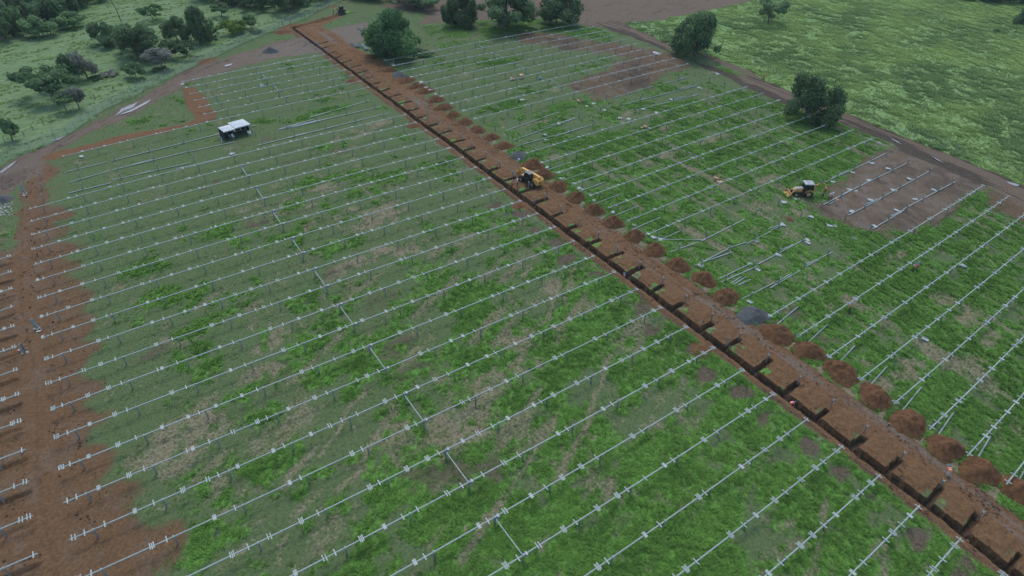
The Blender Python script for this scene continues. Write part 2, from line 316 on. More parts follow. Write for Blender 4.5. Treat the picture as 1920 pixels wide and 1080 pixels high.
def fields(X, Y):
    """ground cover at plan positions; every entry 0..1"""
    f = {}
    n1 = fbm(X/9, Y/9, 5, 1); n2 = fbm(X/3.2, Y/3.2, 4, 2); n3 = fbm(X/22, Y/22, 3, 4)
    wob = 3.0*(fbm(X/4, Y/4, 4, 9)-0.5)
    Xw = X+wob; Yw = Y+3.0*(fbm(X/4, Y/4, 4, 12)-0.5)
    P = lambda k, w=0.8: soft_poly(Xw, Yw, PP[k], w)
    past = P('pasture', 1.5); mead = P('meadow', 1.2)
    track = np.maximum(P('track', 1.2), P('left_edge', 2.5)*0.55*(n1 > 0.5)); roadR = P('roadR', 1.0)*(1-P('vergeR', 1.0)*0.9)
    pad = P('pad', 1.5); cross = P('crossroad', 1.2)
    red = np.maximum.reduce([P('redstrip', 0.9), P('dig', 0.8), P('mounds_tl', 0.8), P('spoil', 1.0), P('redfence', .6), P('redfence2', .6)])
    corr = np.clip(P('corridor', 2.6)*1.0+(n2-0.5)*1.1*(P('corridor', 2.6) > .02)*(P('corridor', 2.6) < .98), 0, 1)
    b1 = np.clip(P('bareR1', 4.0)*1.25+(n2-0.56)*1.6, 0, 1)*(P('bareR1', 4.0) > .02); b2 = np.clip(P('bareR2', 3.0)*1.35+(n2-0.56)*1.5, 0, 1)*(P('bareR2', 3.0) > .02); b3 = P('bareR3', 2.0)
    strip = sstep(-0.1, 0.8, X+1.4*(n2-.5))*(1-sstep(10.1, 11.1, Xw*0.3+X*0.7))*(Y < 92)*sstep(-400, -300, Y)
    strip = np.where(Y > 45, strip*sstep(92, 84, Y), strip)
    scr = np.zeros(X.shape); pale = np.zeros(X.shape)
    rowf = -Y/PITCH
    k = np.floor(rowf-0.42+0.5)+0.42
    scr = ((1-sstep(0.5, 1.2, np.hypot((Xw+2.8-1.2*np.sin(k*3.1))/2.3, ((rowf-k)*PITCH+Yw-Y)/1.7)))*sstep(.34, .58, n2+.03)*((k > 9.0) & (k < 29)))
    kk = np.floor(rowf-0.95+0.5)+0.95
    pale = (1-sstep(0.5, 1.1, np.hypot((Xw-11.2)/1.5, ((rowf-kk)*PITCH+Yw-Y)/0.9)))*(k > 3)*(k < 29)
    soil = np.clip(np.maximum.reduce([corr, red, strip, b1*0.95, b2, b3, roadR, track, pad, cross]), 0, 1)
    f['soil'] = soil
    f['redness'] = np.clip(np.maximum.reduce([red, strip*0.8, corr*0.6]), 0, 1)
    f['tan'] = np.clip(np.maximum.reduce([cross*.9, pad*0.45, b2*0.35, roadR*0.45, track*0.65]), 0, 1)*(1-red)
    f['dark'] = np.clip(np.maximum.reduce([np.maximum(P('darkR', 1.0)*0.95*sstep(0.30, 0.52, fbm(X/1.4, Y/9, 4, 21)+.08), roadR*0.8*sstep(.54, .64, fbm(X/0.55, Y/26, 3, 23))), P('darkTL', 2.5)*0.5*sstep(.35, .6, n2+.05), pad*0.4*sstep(.5, .7, n1), b1*0.6*sstep(.45, .65, n1), b2*.5*sstep(.45, .65, n1), (1-sstep(.8, 2.2, X))*strip*.5]), 0, 1)
    f['tan'] = np.maximum.reduce([f['tan'], b2*0.8*sstep(.48, .62, fbm(X/1.7, Y/1.7, 4, 201)), corr*0.25*sstep(.52, .66, fbm(X/2.0, Y/2.0, 4, 203)), b1*.5*sstep(.5, .65, fbm(X/2.0, Y/2.0, 4, 205))])
    rut = sstep(.52, .66, fbm(X/0.42, Y/34, 3, 151))*strip*sstep(6.4, 7.2, X)
    f['tan'] = np.maximum(f['tan'], 0.75*sstep(.50, .68, fbm(X/0.8, Y/22, 4, 153)*.7+.3*n2)*strip*sstep(6.2, 7.4, X))
    f['dark'] = np.maximum.reduce([f['dark'], rut*0.35, pad*0.5*sstep(.55, .7, fbm(X/9, (Y-.35*X)/1.3, 4, 157)), track*.5*sstep(.5, .68, fbm((X+.75*Y)/9, (Y-.75*X)/1.1, 4, 159)), corr*.35*sstep(.55, .7, fbm(X/1.2, Y/9, 4, 161))])
    inside = (1-past)*(1-mead)
    tr = np.zeros(X.shape)
    for t in TRAILS: tr = np.maximum(tr, soft_line(Xw, Yw, t, 0.55, 0.5))
    bl = blots(Xw, Yw, BLOT_DRY)
    strk = sstep(0.53, 0.68, 0.7*fbm(X/1.5, Y/16, 4, 31)+0.3*n2)*(X > 16)*sstep(-20, -60, Y)*0.7   # old wheel marks along the field
    strk2 = sstep(0.55, 0.70, 0.7*fbm((X*.45-.9*Y)/1.7, (X*.9+Y*.45)/13, 4, 37)+0.3*n2)*(X < -2)*sstep(-20, -60, Y)*0.62
    dry = np.maximum.reduce([tr*0.75, 0.8*bl*sstep(0.38, 0.62, fbm(X/1.5, Y/1.5, 4, 45)+0.08), sstep(0.54, 0.70, 0.45*fbm(X/6, Y/6, 4, 41)+0.55*fbm(X/1.1, Y/1.1, 4, 43))*0.60, strk, strk2, pale])*inside
    f['dry'] = np.clip(dry, 0, 1)*(1-soil*(1-pale))
    f['brown'] = np.clip(np.maximum.reduce([scr, 0.62*blots(Xw, Yw, BLOT_BROWN)*sstep(.36, .60, fbm(X/1.5, Y/1.5, 4, 47)+.06)]), 0, 1)*inside*(1-soil)
    wl_ = np.clip((-Y-18)/75, 0.03, 1)*np.clip((X+92)/52, 0.22, 1)          # left field: greener toward the trench and the front
    wr_ = np.clip((-Y+12)/70, 0.12, 1)
    w = np.where(X < 4, wl_, wr_)
    nfine = fbm(X/1.5, Y/1.5, 3, 53)
    lush = sstep(0.60-0.25*w, 0.73-0.25*w, 0.46*fbm(X/6.5, Y/6.5, 4, 51)+0.24*n2+0.30*nfine)*(1-0.8*np.maximum(strk, strk2))
    lush = np.maximum(lush, blots(Xw, Yw, BLOT_LUSH)*sstep(.42, .56, n2+.06))
    lush = np.maximum(lush, np.maximum(P('lushTop', 2), P('lushTree', 2)*.6)*sstep(.40, .55, n2+.05))
    f['lush'] = lush*inside*(1-f['dry'])*(1-f['brown'])*(1-soil)
    f['past'] = past; f['mead'] = mead*(1-roadR)*(1-pad)
    f['pad'] = pad; f['track'] = track; f['roadR'] = roadR; f['cross'] = cross; f['corr'] = corr; f['red'] = red; f['b1'] = b1; f['b2'] = b2; f['strip'] = strip
    return f

def ground_material():
    m, n, l, b = new_mat('earth_and_turf')
    A = n.new('ShaderNodeAttribute'); A.attribute_name = 'cover_a'
    B = n.new('ShaderNodeAttribute'); B.attribute_name = 'cover_b'
    geo = n.new('ShaderNodeNewGeometry')
    sa = n.new('ShaderNodeSeparateColor'); sb = n.new('ShaderNodeSeparateColor'); l.new(A.outputs['Color'], sa.inputs[0]); l.new(B.outputs['Color'], sb.inputs[0])
    def noise(scale, det=5, rough=0.6, vec=None):
        z = n.new('ShaderNodeTexNoise'); z.inputs['Scale'].default_value = scale; z.inputs['Detail'].default_value = det; z.inputs['Roughness'].default_value = rough
        l.new(vec or geo.outputs['Position'], z.inputs['Vector']); return z.outputs['Fac']
    def math_(op, a, c, clamp=False):
        k = n.new('ShaderNodeMath'); k.operation = op; k.use_clamp = clamp
        for i, x in enumerate((a, c)):
            if isinstance(x, (int, float)): k.inputs[i].default_value = x
            else: l.new(x, k.inputs[i])
        return k.outputs[0]
    def ramp(f, c1, c2, lo=0.35, hi=0.65):
        r = n.new('ShaderNodeValToRGB'); r.color_ramp.elements[0].position = lo; r.color_ramp.elements[1].position = hi
        r.color_ramp.elements[0].color = (*c1, 1); r.color_ramp.elements[1].color = (*c2, 1); l.new(f, r.inputs[0]); return r.outputs[0]
    def mix(f, a, c):
        k = n.new('ShaderNodeMix'); k.data_type = 'RGBA'; l.new(f, k.inputs['Factor']); l.new(a, k.inputs['A']); l.new(c, k.inputs['B']); return k.outputs['Result']
    def edge(mask, nz, amp=0.55, lo=0.38, hi=0.62):
        t = math_('ADD', mask, math_('MULTIPLY', math_('SUBTRACT', nz, 0.5), amp))
        k = n.new('ShaderNodeMapRange'); k.inputs['From Min'].default_value = lo; k.inputs['From Max'].default_value = hi; k.interpolation_type = 'SMOOTHSTEP'; l.new(t, k.inputs['Value']); return k.outputs[0]
    nf = noise(2.6, 6, 0.7); nm = noise(0.55, 5); nl = noise(0.09, 4); nc = noise(7.0, 4, 0.7)
    mp = n.new('ShaderNodeMapping'); mp.inputs['Scale'].default_value = (1.0, 0.22, 1.0); mp.inputs['Rotation'].default_value = (0, 0, 0.25); l.new(geo.outputs['Position'], mp.inputs['Vector'])
    ns = noise(0.9, 5, 0.6, mp.outputs[0])
    mp2 = n.new('ShaderNodeMapping'); mp2.inputs['Scale'].default_value = (0.3, 1.0, 1.0); mp2.inputs['Rotation'].default_value = (0, 0, -0.25); l.new(geo.outputs['Position'], mp2.inputs['Vector'])
    ns2 = noise(1.0, 5, 0.65, mp2.outputs[0])
    short = mix(nm, ramp(nf, (0.048, 0.086, 0.034), (0.084, 0.134, 0.052)), ramp(nf, (0.066, 0.092, 0.040), (0.110, 0.142, 0.064)))
    lush = ramp(nf, (0.068, 0.160, 0.028), (0.112, 0.252, 0.046))
    dry = ramp(nf, (0.090, 0.084, 0.050), (0.235, 0.218, 0.140), 0.3, 0.7)
    brown = ramp(nf, (0.045, 0.036, 0.026), (0.130, 0.105, 0.075), 0.3, 0.7)
    soilb = mix(nm, ramp(nf, (0.060, 0.040, 0.023), (0.112, 0.078, 0.046)), ramp(nf, (0.075, 0.053, 0.032), (0.128, 0.094, 0.058)))
    soilr = mix(ns2, ramp(nf, (0.086, 0.043, 0.019), (0.145, 0.078, 0.036)), ramp(nf, (0.112, 0.062, 0.029), (0.178, 0.105, 0.052)))
    soilt = mix(ns, ramp(nf, (0.092, 0.076, 0.062), (0.145, 0.122, 0.100)), ramp(nf, (0.112, 0.094, 0.076), (0.172, 0.146, 0.120)))
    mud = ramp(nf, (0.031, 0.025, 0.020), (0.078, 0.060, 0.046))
    past = mix(ns2, ramp(ns2, (0.045, 0.085, 0.038), (0.122, 0.195, 0.088), 0.36, 0.50), ramp(nm, (0.098, 0.165, 0.075), (0.158, 0.230, 0.106)))
    mead = mix(nm, ramp(nf, (0.102, 0.182, 0.066), (0.170, 0.278, 0.100)), ramp(nf, (0.115, 0.198, 0.068), (0.205, 0.315, 0.104)))
    c = short
    c = mix(edge(A.outputs['Alpha'], nf, 1.0, 0.25, 0.75), c, lush)
    c = mix(edge(sa.outputs[2], nf, 1.3, 0.30, 0.80), c, dry)
    c = mix(edge(sb.outputs[0], nm, .3), c, past)
    c = mix(edge(sb.outputs[1], nm, .3), c, mead)
    c = mix(edge(B.outputs['Alpha'], nf, 1.3, 0.30, 0.8), c, brown)
    soil = mix(sb.outputs[2], soilb, soilr)
    # tan clay is carried in the sign-free fourth attribute
    C = n.new('ShaderNodeAttribute'); C.attribute_name = 'cover_c'
    soil = mix(C.outputs['Fac'], soil, soilt)
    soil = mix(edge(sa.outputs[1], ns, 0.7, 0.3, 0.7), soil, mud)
    c = mix(edge(sa.outputs[0], nf, 0.9, 0.30, 0.70), c, soil)
    l.new(c, b.inputs['Base Color']); b.inputs['Roughness'].default_value = 0.95; b.inputs['Specular IOR Level'].default_value = 0.12
    h = math_('ADD', math_('MULTIPLY', nf, 0.6), math_('MULTIPLY', nc, 0.5))
    bp = n.new('ShaderNodeBump'); bp.inputs['Strength'].default_value = 0.75; bp.inputs['Distance'].default_value = 0.16
    l.new(h, bp.inputs['Height']); l.new(bp.outputs[0], b.inputs['Normal'])
    return m
M_GROUND = ground_material()
def set_cover(me, f, idx=None):
    g = lambda k: f[k] if idx is None else f[k][idx]
    for nm, ch in (('cover_a', ('soil', 'dark', 'dry', 'lush')), ('cover_b', ('past', 'mead', 'redness', 'brown'))):
        a = me.attributes.new(nm, 'FLOAT_COLOR', 'POINT')
        a.data.foreach_set('color', np.stack([g(k).ravel() for k in ch], -1).astype(np.float32).ravel())
    a = me.attributes.new('cover_c', 'FLOAT', 'POINT'); a.data.foreach_set('value', g('tan').astype(np.float32).ravel())
def axis(*segs):
    out = [np.array([segs[0][0]])]
    for a, b, st in segs:
        n_ = max(1, int(round((b-a)/st))); out.append(np.linspace(a, b, n_+1)[1:])
    return np.concatenate(out)
def relief(X, Y, f):
    z = 0.16*(fbm(X/7, Y/7, 3, 61)-0.5)+0.10*(fbm(X/1.6, Y/1.6, 3, 66)-0.5)*(1+f['soil'])
    z = z+f['mead']*0.55*(fbm(X/2.6, Y/2.6, 4, 71)-0.5)+f['past']*0.25*(fbm(X/3, Y/3, 4, 75)-0.5)
    z = z-f['dark']*f['roadR']*0.18*sstep(.45, .7, fbm(X/0.9, Y/8, 3, 81))-f['track']*0.12*sstep(.5, .7, fbm(X/6, Y/1.2, 3, 83))
    z = z+f['red']*0.28*fbm(X/1.1, Y/1.1, 4, 85)
    far = sstep(700, 2500, np.hypot(X, Y)); return z*(1-far)
SX0, SX1, SY0, SY1 = -1.0, 17.0, -166.0, 92.0          # trench and service road strip
LX0, LX1, LY0, LY1 = -102.0, -83.0, -104.0, 12.0        # soil corridor strip
def edge_fade(X, Y, x0, x1, y0, y1, w=0.8):
    return sstep(0, w, X-x0)*sstep(0, w, x1-X)*sstep(0, w, Y-y0)*sstep(0, w, y1-Y)
def hole_fade(X, Y, x0, x1, y0, y1, w=1.0):
    dx = np.maximum(np.maximum(x0-X, X-x1), 0); dy = np.maximum(np.maximum(y0-Y, Y-y1), 0)
    return sstep(0, w, np.hypot(dx, dy))
def build_ground():
    xs = axis((-3000, -700, 460), (-700, -300, 40), (-300, -130, 5), (-130, LX0, 0.7), (LX0, LX1, 0.76), (LX1, SX0, 0.64), (SX0, SX1, 0.75), (SX1, 118, 0.66), (118, 330, 1.6), (330, 700, 30), (700, 3000, 460))
    ys = axis((-1500, -400, 220), (-400, SY0, 12), (SY0, LY0, 0.62), (LY0, LY1, 0.64), (LY1, SY1, 0.66), (SY1, 150, 1.0), (150, 320, 2.2), (320, 700, 30), (700, 3000, 460))
    Xg, Yg = np.meshgrid(xs, ys); nx, ny = len(xs), len(ys)
    f = fields(Xg, Yg)
    Z = relief(Xg, Yg, f)*hole_fade(Xg, Yg, SX0, SX1, SY0, SY1)*hole_fade(Xg, Yg, LX0, LX1, LY0, LY1)
    wx, wy = grid(Xg, Yg)
    V = np.stack([wx, wy, Z], -1).reshape(-1, 3)
    i, j = np.meshgrid(np.arange(nx-1), np.arange(ny-1)); a = (j*nx+i).ravel()
    F4 = np.stack([a, a+1, a+nx+1, a+nx], -1)
    cx = ((Xg[:-1, :-1]+Xg[1:, 1:])/2).ravel(); cy = ((Yg[:-1, :-1]+Yg[1:, 1:])/2).ravel()
    keep = ~(((cx > SX0) & (cx < SX1) & (cy > SY0) & (cy < SY1)) | ((cx > LX0) & (cx < LX1) & (cy > LY0) & (cy < LY1)))
    avg = lambda k: ((f[k][:-1, :-1]+f[k][1:, 1:])/2).ravel()
    cls = np.zeros(cx.shape, int)
    for num, k in ((1, 'past'), (2, 'mead'), (3, 'track'), (3, 'cross'), (4, 'roadR'), (5, 'pad')): cls[avg(k) > 0.5] = num
    names = ['ground', 'pasture', 'meadow', 'farm_track', 'perimeter_road', 'bare_earth_pad']
    for num, nm in enumerate(names):
        sel = keep & (cls == num)
        fs = F4[sel]
        if not len(fs): continue
        u, inv = np.unique(fs, return_inverse=True)
        me = fast_mesh(nm, V[u], inv.reshape(fs.shape), [M_GROUND])
        set_cover(me, {k: v.ravel() for k, v in f.items()}, u)
        me.polygons.foreach_set('use_smooth', np.ones(len(fs), bool))
        o = obj(nm, me); o['kind'] = 'structure'
build_ground()

def trench_depth(X, Y):
    far = sstep(-60, 40, Y)
    xc = 2.50+0.20*(fbm(Y/9, Y*0+3, 3, 91)-0.5)*2
    hw = 0.60-0.18*far+0.34*(fbm(Y/1.1, X*0+(X > xc)*7.0, 4, 93)-0.5)
    d = (1-sstep(hw-0.05, hw+0.10, np.abs(X-xc)))*1.4*sstep(90, 86, Y)
    rowf = -Y/PITCH; k = np.round(rowf-0.03)
    yc = -(k+0.03)*PITCH+0.25*np.sin(k*2.7)+0.30*np.sin(k*1.3)*(X-3)/4
    hw2 = 0.33-0.09*far+0.07*np.sin(k*3.9)+0.26*(fbm(X/0.8, k*3.7+(Y > yc)*5.0, 4, 95)-0.5)
    end = 6.0+0.8*np.sin(k*5.1)+0.3*(fbm(Y/0.6, k, 2, 97)-.5)
    s = (1-sstep(hw2-0.05, hw2+0.10, np.abs(Y-yc)))*sstep(2.2, 2.5, X)*(1-sstep(end-0.2, end+0.15, X))*1.0
    s = s*((k > -13) & (k < 30))
    return np.maximum(d, s)
def build_strip():
    xs = axis((SX0, 1.2, 0.22), (1.2, 7.2, 0.105), (7.2, 12.0, 0.20), (12.0, SX1, 0.33)); ys = axis((SY0, SY1, 0.165))
    X, Y = np.meshgrid(xs, ys); nx, ny = len(xs), len(ys)
    f = fields(X, Y)
    d = trench_depth(X, Y)
    z = relief(X, Y, f)*0.6
    rowf = -Y/PITCH-0.03; fr = rowf-np.floor(rowf)
    blk = sstep(3.6, 4.4, X)*(1-sstep(6.9, 7.8, X))*sstep(.10, .30, fr)*(1-sstep(.72, .92, fr))*(Y < 60)
    spo = np.where(Y > 30, sstep(4.2, 5.0, X)*(1-sstep(11.0, 12.5, X)), 0)*sstep(90, 84, Y)
    z = z+blk*0.36*fbm(X/1.2, Y/1.2, 4, 101)+spo*0.9*np.maximum(fbm(X/3, Y/3, 4, 103)-0.30, 0)
    z = z+sstep(7, 7.6, X)*(1-sstep(11.2, 12.2, X))*(-0.10*sstep(.45, .65, fbm(X/0.5, Y/30, 3, 105))+0.05*fbm(X/.7, Y/.7, 3, 107))
    z = z+0.17*(fbm(X/0.5, Y/0.5, 4, 109)-0.5)*f['soil']
    z = z*edge_fade(X, Y, SX0, SX1, SY0, SY1)
    z = np.where(d > 0.02, z*(1-np.clip(d, 0, 1))-d*(0.92+0.16*fbm(X/.8, Y/.8, 3, 111)), z)
    # turf left on the unworked corners of the blocks
    turf = sstep(.50, .60, fbm(X/1.3, Y/1.3, 4, 113))*sstep(3.0, 3.2, X)*(1-sstep(4.6, 5.8, X))*(((fr < .34) | (fr > .80)))*(1-sstep(0.01, .08, d))*(Y < 45)*np.where(Y < -117, .6, 1.0)
    f['soil'] = f['soil']*(1-turf); f['lush'] = np.maximum(f['lush'], turf*sstep(.5, .6, fbm(X/.6, Y/.6, 3, 115))); f['dry'] = np.maximum(f['dry'], turf*.6*(1-f['lush']))
    f['dark'] = np.maximum(f['dark'], sstep(0.05, 0.4, d)*0.6)  # moist dug soil, darkened further with depth as shade put into the colour
    wx, wy = grid(X, Y); V = np.stack([wx, wy, z], -1).reshape(-1, 3)
    i, j = np.meshgrid(np.arange(nx-1), np.arange(ny-1)); a = (j*nx+i).ravel(); F4 = np.stack([a, a+1, a+nx+1, a+nx], -1)
    dm = np.maximum.reduce([d[:-1, :-1], d[1:, 1:], d[:-1, 1:], d[1:, :-1]]).ravel()
    fl = {k: v.ravel() for k, v in f.items()}
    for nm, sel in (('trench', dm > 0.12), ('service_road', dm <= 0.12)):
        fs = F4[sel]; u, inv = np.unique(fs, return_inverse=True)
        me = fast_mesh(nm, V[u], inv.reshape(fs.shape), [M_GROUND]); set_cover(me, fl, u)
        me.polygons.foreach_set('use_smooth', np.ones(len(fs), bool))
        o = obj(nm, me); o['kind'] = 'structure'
build_strip()
def build_corridor():
    xs = axis((LX0, LX1, 0.21)); ys = axis((LY0, LY1, 0.21))
    X, Y = np.meshgrid(xs, ys); nx, ny = len(xs), len(ys); f = fields(X, Y)
    k = np.round(-Y/PITCH); yc = -k*PITCH+0.3*np.sin(k*2.2)
    hw = 0.32*np.sqrt(np.clip(1-((X+88.6)/3.0)**2, 0, 1))+0.10*(fbm(X/.8, Y/.8, 3, 121)-.5)
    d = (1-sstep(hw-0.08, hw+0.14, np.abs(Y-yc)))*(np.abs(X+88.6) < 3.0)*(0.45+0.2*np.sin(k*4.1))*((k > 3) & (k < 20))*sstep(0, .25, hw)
    z = relief(X, Y, f)*1.2+f['soil']*0.22*(fbm(X/1.4, Y/1.4, 4, 123)-.4)-0.12*np.exp(-((X+84.6+0.5*np.sin(Y/7))/0.35)**2)
    z = z*edge_fade(X, Y, LX0, LX1, LY0, LY1)-d
    wx, wy = grid(X, Y); V = np.stack([wx, wy, z], -1).reshape(-1, 3)
    i, j = np.meshgrid(np.arange(nx-1), np.arange(ny-1)); a = (j*nx+i).ravel(); F4 = np.stack([a, a+1, a+nx+1, a+nx], -1)
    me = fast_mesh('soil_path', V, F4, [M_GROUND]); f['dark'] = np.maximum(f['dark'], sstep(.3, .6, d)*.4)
    set_cover(me, {k2: v.ravel() for k2, v in f.items()})
    me.polygons.foreach_set('use_smooth', np.ones(len(F4), bool))
    o = obj('soil_path', me); o['kind'] = 'structure'
build_corridor()

# ================================================================== TRACKER ROWS
TUBE_Z = 1.5
_rn = [-7, -3, 0, 3, 7, 11, 14, 19, 20, 24, 30]; _re = [0.83, 0.77, 0.82, 0.68, 0.60, 0.50, 0.40, 0.26, 0.20, 0.08, 0.0]
_rx = [-3.4, -3.5, -3.0, -3.2, -2.4, -1.6, -1.0, 0.2, 0.8, 0.8, 0.8]; _ln = [-7, -4, -1, 3, 30]; _le = [0.27, 0.25, 0.12, 0.0, 0.0]
def row_pt(X, n, dy=0.0):
    """plan position on row n; the far right of the site lies slightly higher, so its rows sit a little further on"""
    if X > 8:
        t = (X-12.4)/82.0
        n = n-((1-t)*np.interp(n, _ln, _le)+t*np.interp(n, _rn, _re)); X = X+t*np.interp(n, _rn, _rx)
    return gw(X, -n*PITCH+dy, 0.0, TUBE_Z)
def post_mesh(h=TUBE_Z-0.14):
    b = MB()
    b.box((0, -0.055, h/2-0.1), (0.16, 0.014, h+0.2)); b.box((0, 0.055, h/2-0.1), (0.16, 0.014, h+0.2)); b.box((0, 0, h/2-0.1), (0.014, 0.096, h+0.2))
    return b.mesh('post', ['galv_dark'])
def bearing_mesh(open_top=False):
    b = MB(); n = 10; z = TUBE_Z
    b.box((0, 0, z-0.19), (0.20, 0.20, 0.05))
    if open_top:     # post head waiting for its tube: a cradle with two ears
        b.box((0, -0.13, z-0.03), (0.16, 0.05, 0.27)); b.box((0, 0.13, z-0.03), (0.16, 0.05, 0.27)); b.box((0, 0, z-0.14), (0.22, 0.30, 0.05))
    else:
        for i in range(n):
            t0, t1 = 2*math.pi*i/n, 2*math.pi*(i+1)/n
            for x in (-0.05,):
                P = []
                for xx in (-0.06, 0.06):
                    for r in (0.115, 0.165):
                        for t in (t0, t1): P.append((xx, r*math.cos(t), z+r*math.sin(t)))
                b.add(P, [(2, 3, 7, 6), (0, 4, 5, 1), (0, 1, 3, 2), (4, 6, 7, 5)])
    return b.mesh('bearing', ['galv'])
POST = post_mesh(); BEAR = bearing_mesh(); HEAD = bearing_mesh(True)
def bracket_mesh(kind):
    b = MB(); z = TUBE_Z+0.125
    if kind == 0:                                  # single cross rail
        b.box((0, 0, z), (0.12, 0.84, 0.05)); b.box((0, 0, z-0.07), (0.17, 0.26, 0.09))
    elif kind == 1:                                # wide plate
        b.box((0, 0, z), (0.38, 0.70, 0.05)); b.box((0, 0, z-0.07), (0.3, 0.27, 0.09)); b.box((0, 0.2, z+0.035), (0.32, 0.05, 0.02)); b.box((0, -0.2, z+0.035), (0.32, 0.05, 0.02))
    elif kind == 2:                                # three rails side by side
        for i, s in ((-1, 0.04), (0, -0.05), (1, 0.05)): b.box((i*0.18, s, z), (0.11, 0.82, 0.05)); b.box((i*0.18, 0, z-0.06), (0.10, 0.26, 0.08))
    else:                                          # pair of rails
        for i, s in ((-1, 0.05), (1, -0.04)): b.box((i*0.15, s, z), (0.11, 0.82, 0.05)); b.box((i*0.15, 0, z-0.06), (0.10, 0.26, 0.08))
    return b.mesh('bracket', ['galv'])
BRK = [bracket_mesh(k) for k in range(4)]
DRV = MB().box((0, 0, TUBE_Z-0.22), (0.34, 0.30, 0.30)).box((0, 0.0, TUBE_Z-0.02), (0.26, 0.42, 0.20)).cyl((0.24, 0, TUBE_Z-0.2), (0.45, 0, TUBE_Z-0.2), 0.09).mesh('slew_drive', ['grey_metal'])
def tracker_row(n, x0, x1, xd, spacing, label, group, rng, drive=True, cut=None):
    base = row_pt(x0, n)
    root = thing('tracker_row', label, 'tracker row', base, 0, group)
    posts = [xd+spacing*k for k in range(-14, 15) if x0+0.8 < xd+spacing*k < x1-0.8]
    xs = [x0]+posts+[x1]
    pts = [row_pt(x, n)-base for x in xs]
    dz = [rng.uniform(-0.02, 0.02) for _ in xs]
    b = MB(); b.path([(p.x, p.y, TUBE_Z+d) for p, d in zip(pts, dz)], [0.085]*len(pts), 8)
    obj('torque_tube', b.mesh('torque_tube', ['galv']), root)
    def rz(x):
        a, c = row_pt(x-1, n), row_pt(x+1, n); return math.atan2(c.y-a.y, c.x-a.x)
    for x in posts:
        p = row_pt(x, n)-base; r = rz(x)
        po = obj('post', POST, root, p, r)
        obj('bearing', BEAR, po)
    if drive: obj('slew_drive', DRV, root, row_pt(xd+0.35, n)-base, rz(xd))
    brk = []
    for x in posts:
        brk += [(x-rng.uniform(0.7, 1.25), 0), (x-rng.uniform(2.0, 3.2), rng.choice((1, 1, 2, 2, 3)))]
        if rng.random() < 0.6: brk.append((x+rng.uniform(0.9, 2.6), rng.choice((0, 1, 2, 1, 3))))
        if rng.random() < 0.15: brk.append((x-rng.uniform(3.4, 4.2), 0))
    brk += [(x0+0.45, rng.choice((0, 1, 3))), (x1-0.4, rng.choice((0, 3, 3)))]
    for x, k in brk:
        if x0+0.1 < x < x1-0.1: obj('bracket', BRK[k], root, row_pt(x, n)-base, rz(x)+rng.uniform(-0.03, 0.03))
    return root
rr = random.Random(3)
SPC = 7.6
cnt = 0
for n in list(range(-9, -2))+list(range(1, 28)):
    cnt += 1
    lab = 'galvanised tracker row left of the trench, %s from the far end' % ordw(cnt)
    if n <= -4: tracker_row(n, -42.0, 0.0, -21.1, SPC, lab, 'tracker rows left of the trench', rr)
    elif n == -3: tracker_row(n, -74.5, 0.0, -36.5, SPC, lab, 'tracker rows left of the trench', rr)
    else:
        x0 = -82.0
        tracker_row(n, x0, 0.0, -41.5, SPC, lab, 'tracker rows left of the trench', rr)
cnt = 0
for n in range(4, 17):
    cnt += 1
    tracker_row(n, -112.0, -85.4, -127.0, SPC, 'galvanised row at left edge beyond the soil path, %s from far end' % ordw(cnt), 'tracker rows beyond the soil path', rr, drive=False)
cnt = 0
for n in list(range(-6, 4))+list(range(7, 15))+list(range(19, 31)):
    cnt += 1
    tracker_row(n, 12.4, 94.4, 53.4-7.3 if n < 4 else 53.4, SPC, 'galvanised tracker row right of the service road, %s from the far end' % ordw(cnt), 'tracker rows right of the service road', rr)
# ---- drive shafts linking pairs of rows
def shaft(a, c, label, group):
    m = (a+c)/2; d = c-a
    root = thing('drive_shaft', label, 'drive shaft', Vector((a.x, a.y, 0)), 0, group)
    b = MB(); b.cyl((0, 0, TUBE_Z-0.22), (d.x, d.y, TUBE_Z-0.22), 0.065, n=8); obj('shaft', b.mesh('shaft', ['galv']), root)
    for p in ((0, 0), (d.x, d.y)):
        b = MB(); b.box((p[0], p[1], TUBE_Z-0.22), (0.14, 0.14, 0.16)); obj('coupling', b.mesh('coupling', ['blue']), root)
for i, n in enumerate((2, 4, 6, 8, 10, 12, 14, 16, 18, 20, 22)):
    shaft(row_pt(-41.5, n, -0.3), row_pt(-41.5, n+1, 0.3), 'drive shaft joining two rows in the left field, %s from far end' % ordw(i+1), 'drive shafts in the left field')
for i, n in enumerate((-8, -6)):
    shaft(row_pt(-21.1, n, -0.3), row_pt(-21.1, n+1, 0.3), 'drive shaft among the short far-left rows, %s one' % ('farther', 'nearer')[i], 'drive shafts in the short rows')
for i, n in enumerate((-6, -4, -2)):
    shaft(row_pt(46.1, n, -0.3), row_pt(46.1, n+1, 0.3), 'drive shaft joining two far rows right of the road, %s from back' % ordw(i+1), 'drive shafts in the right field')
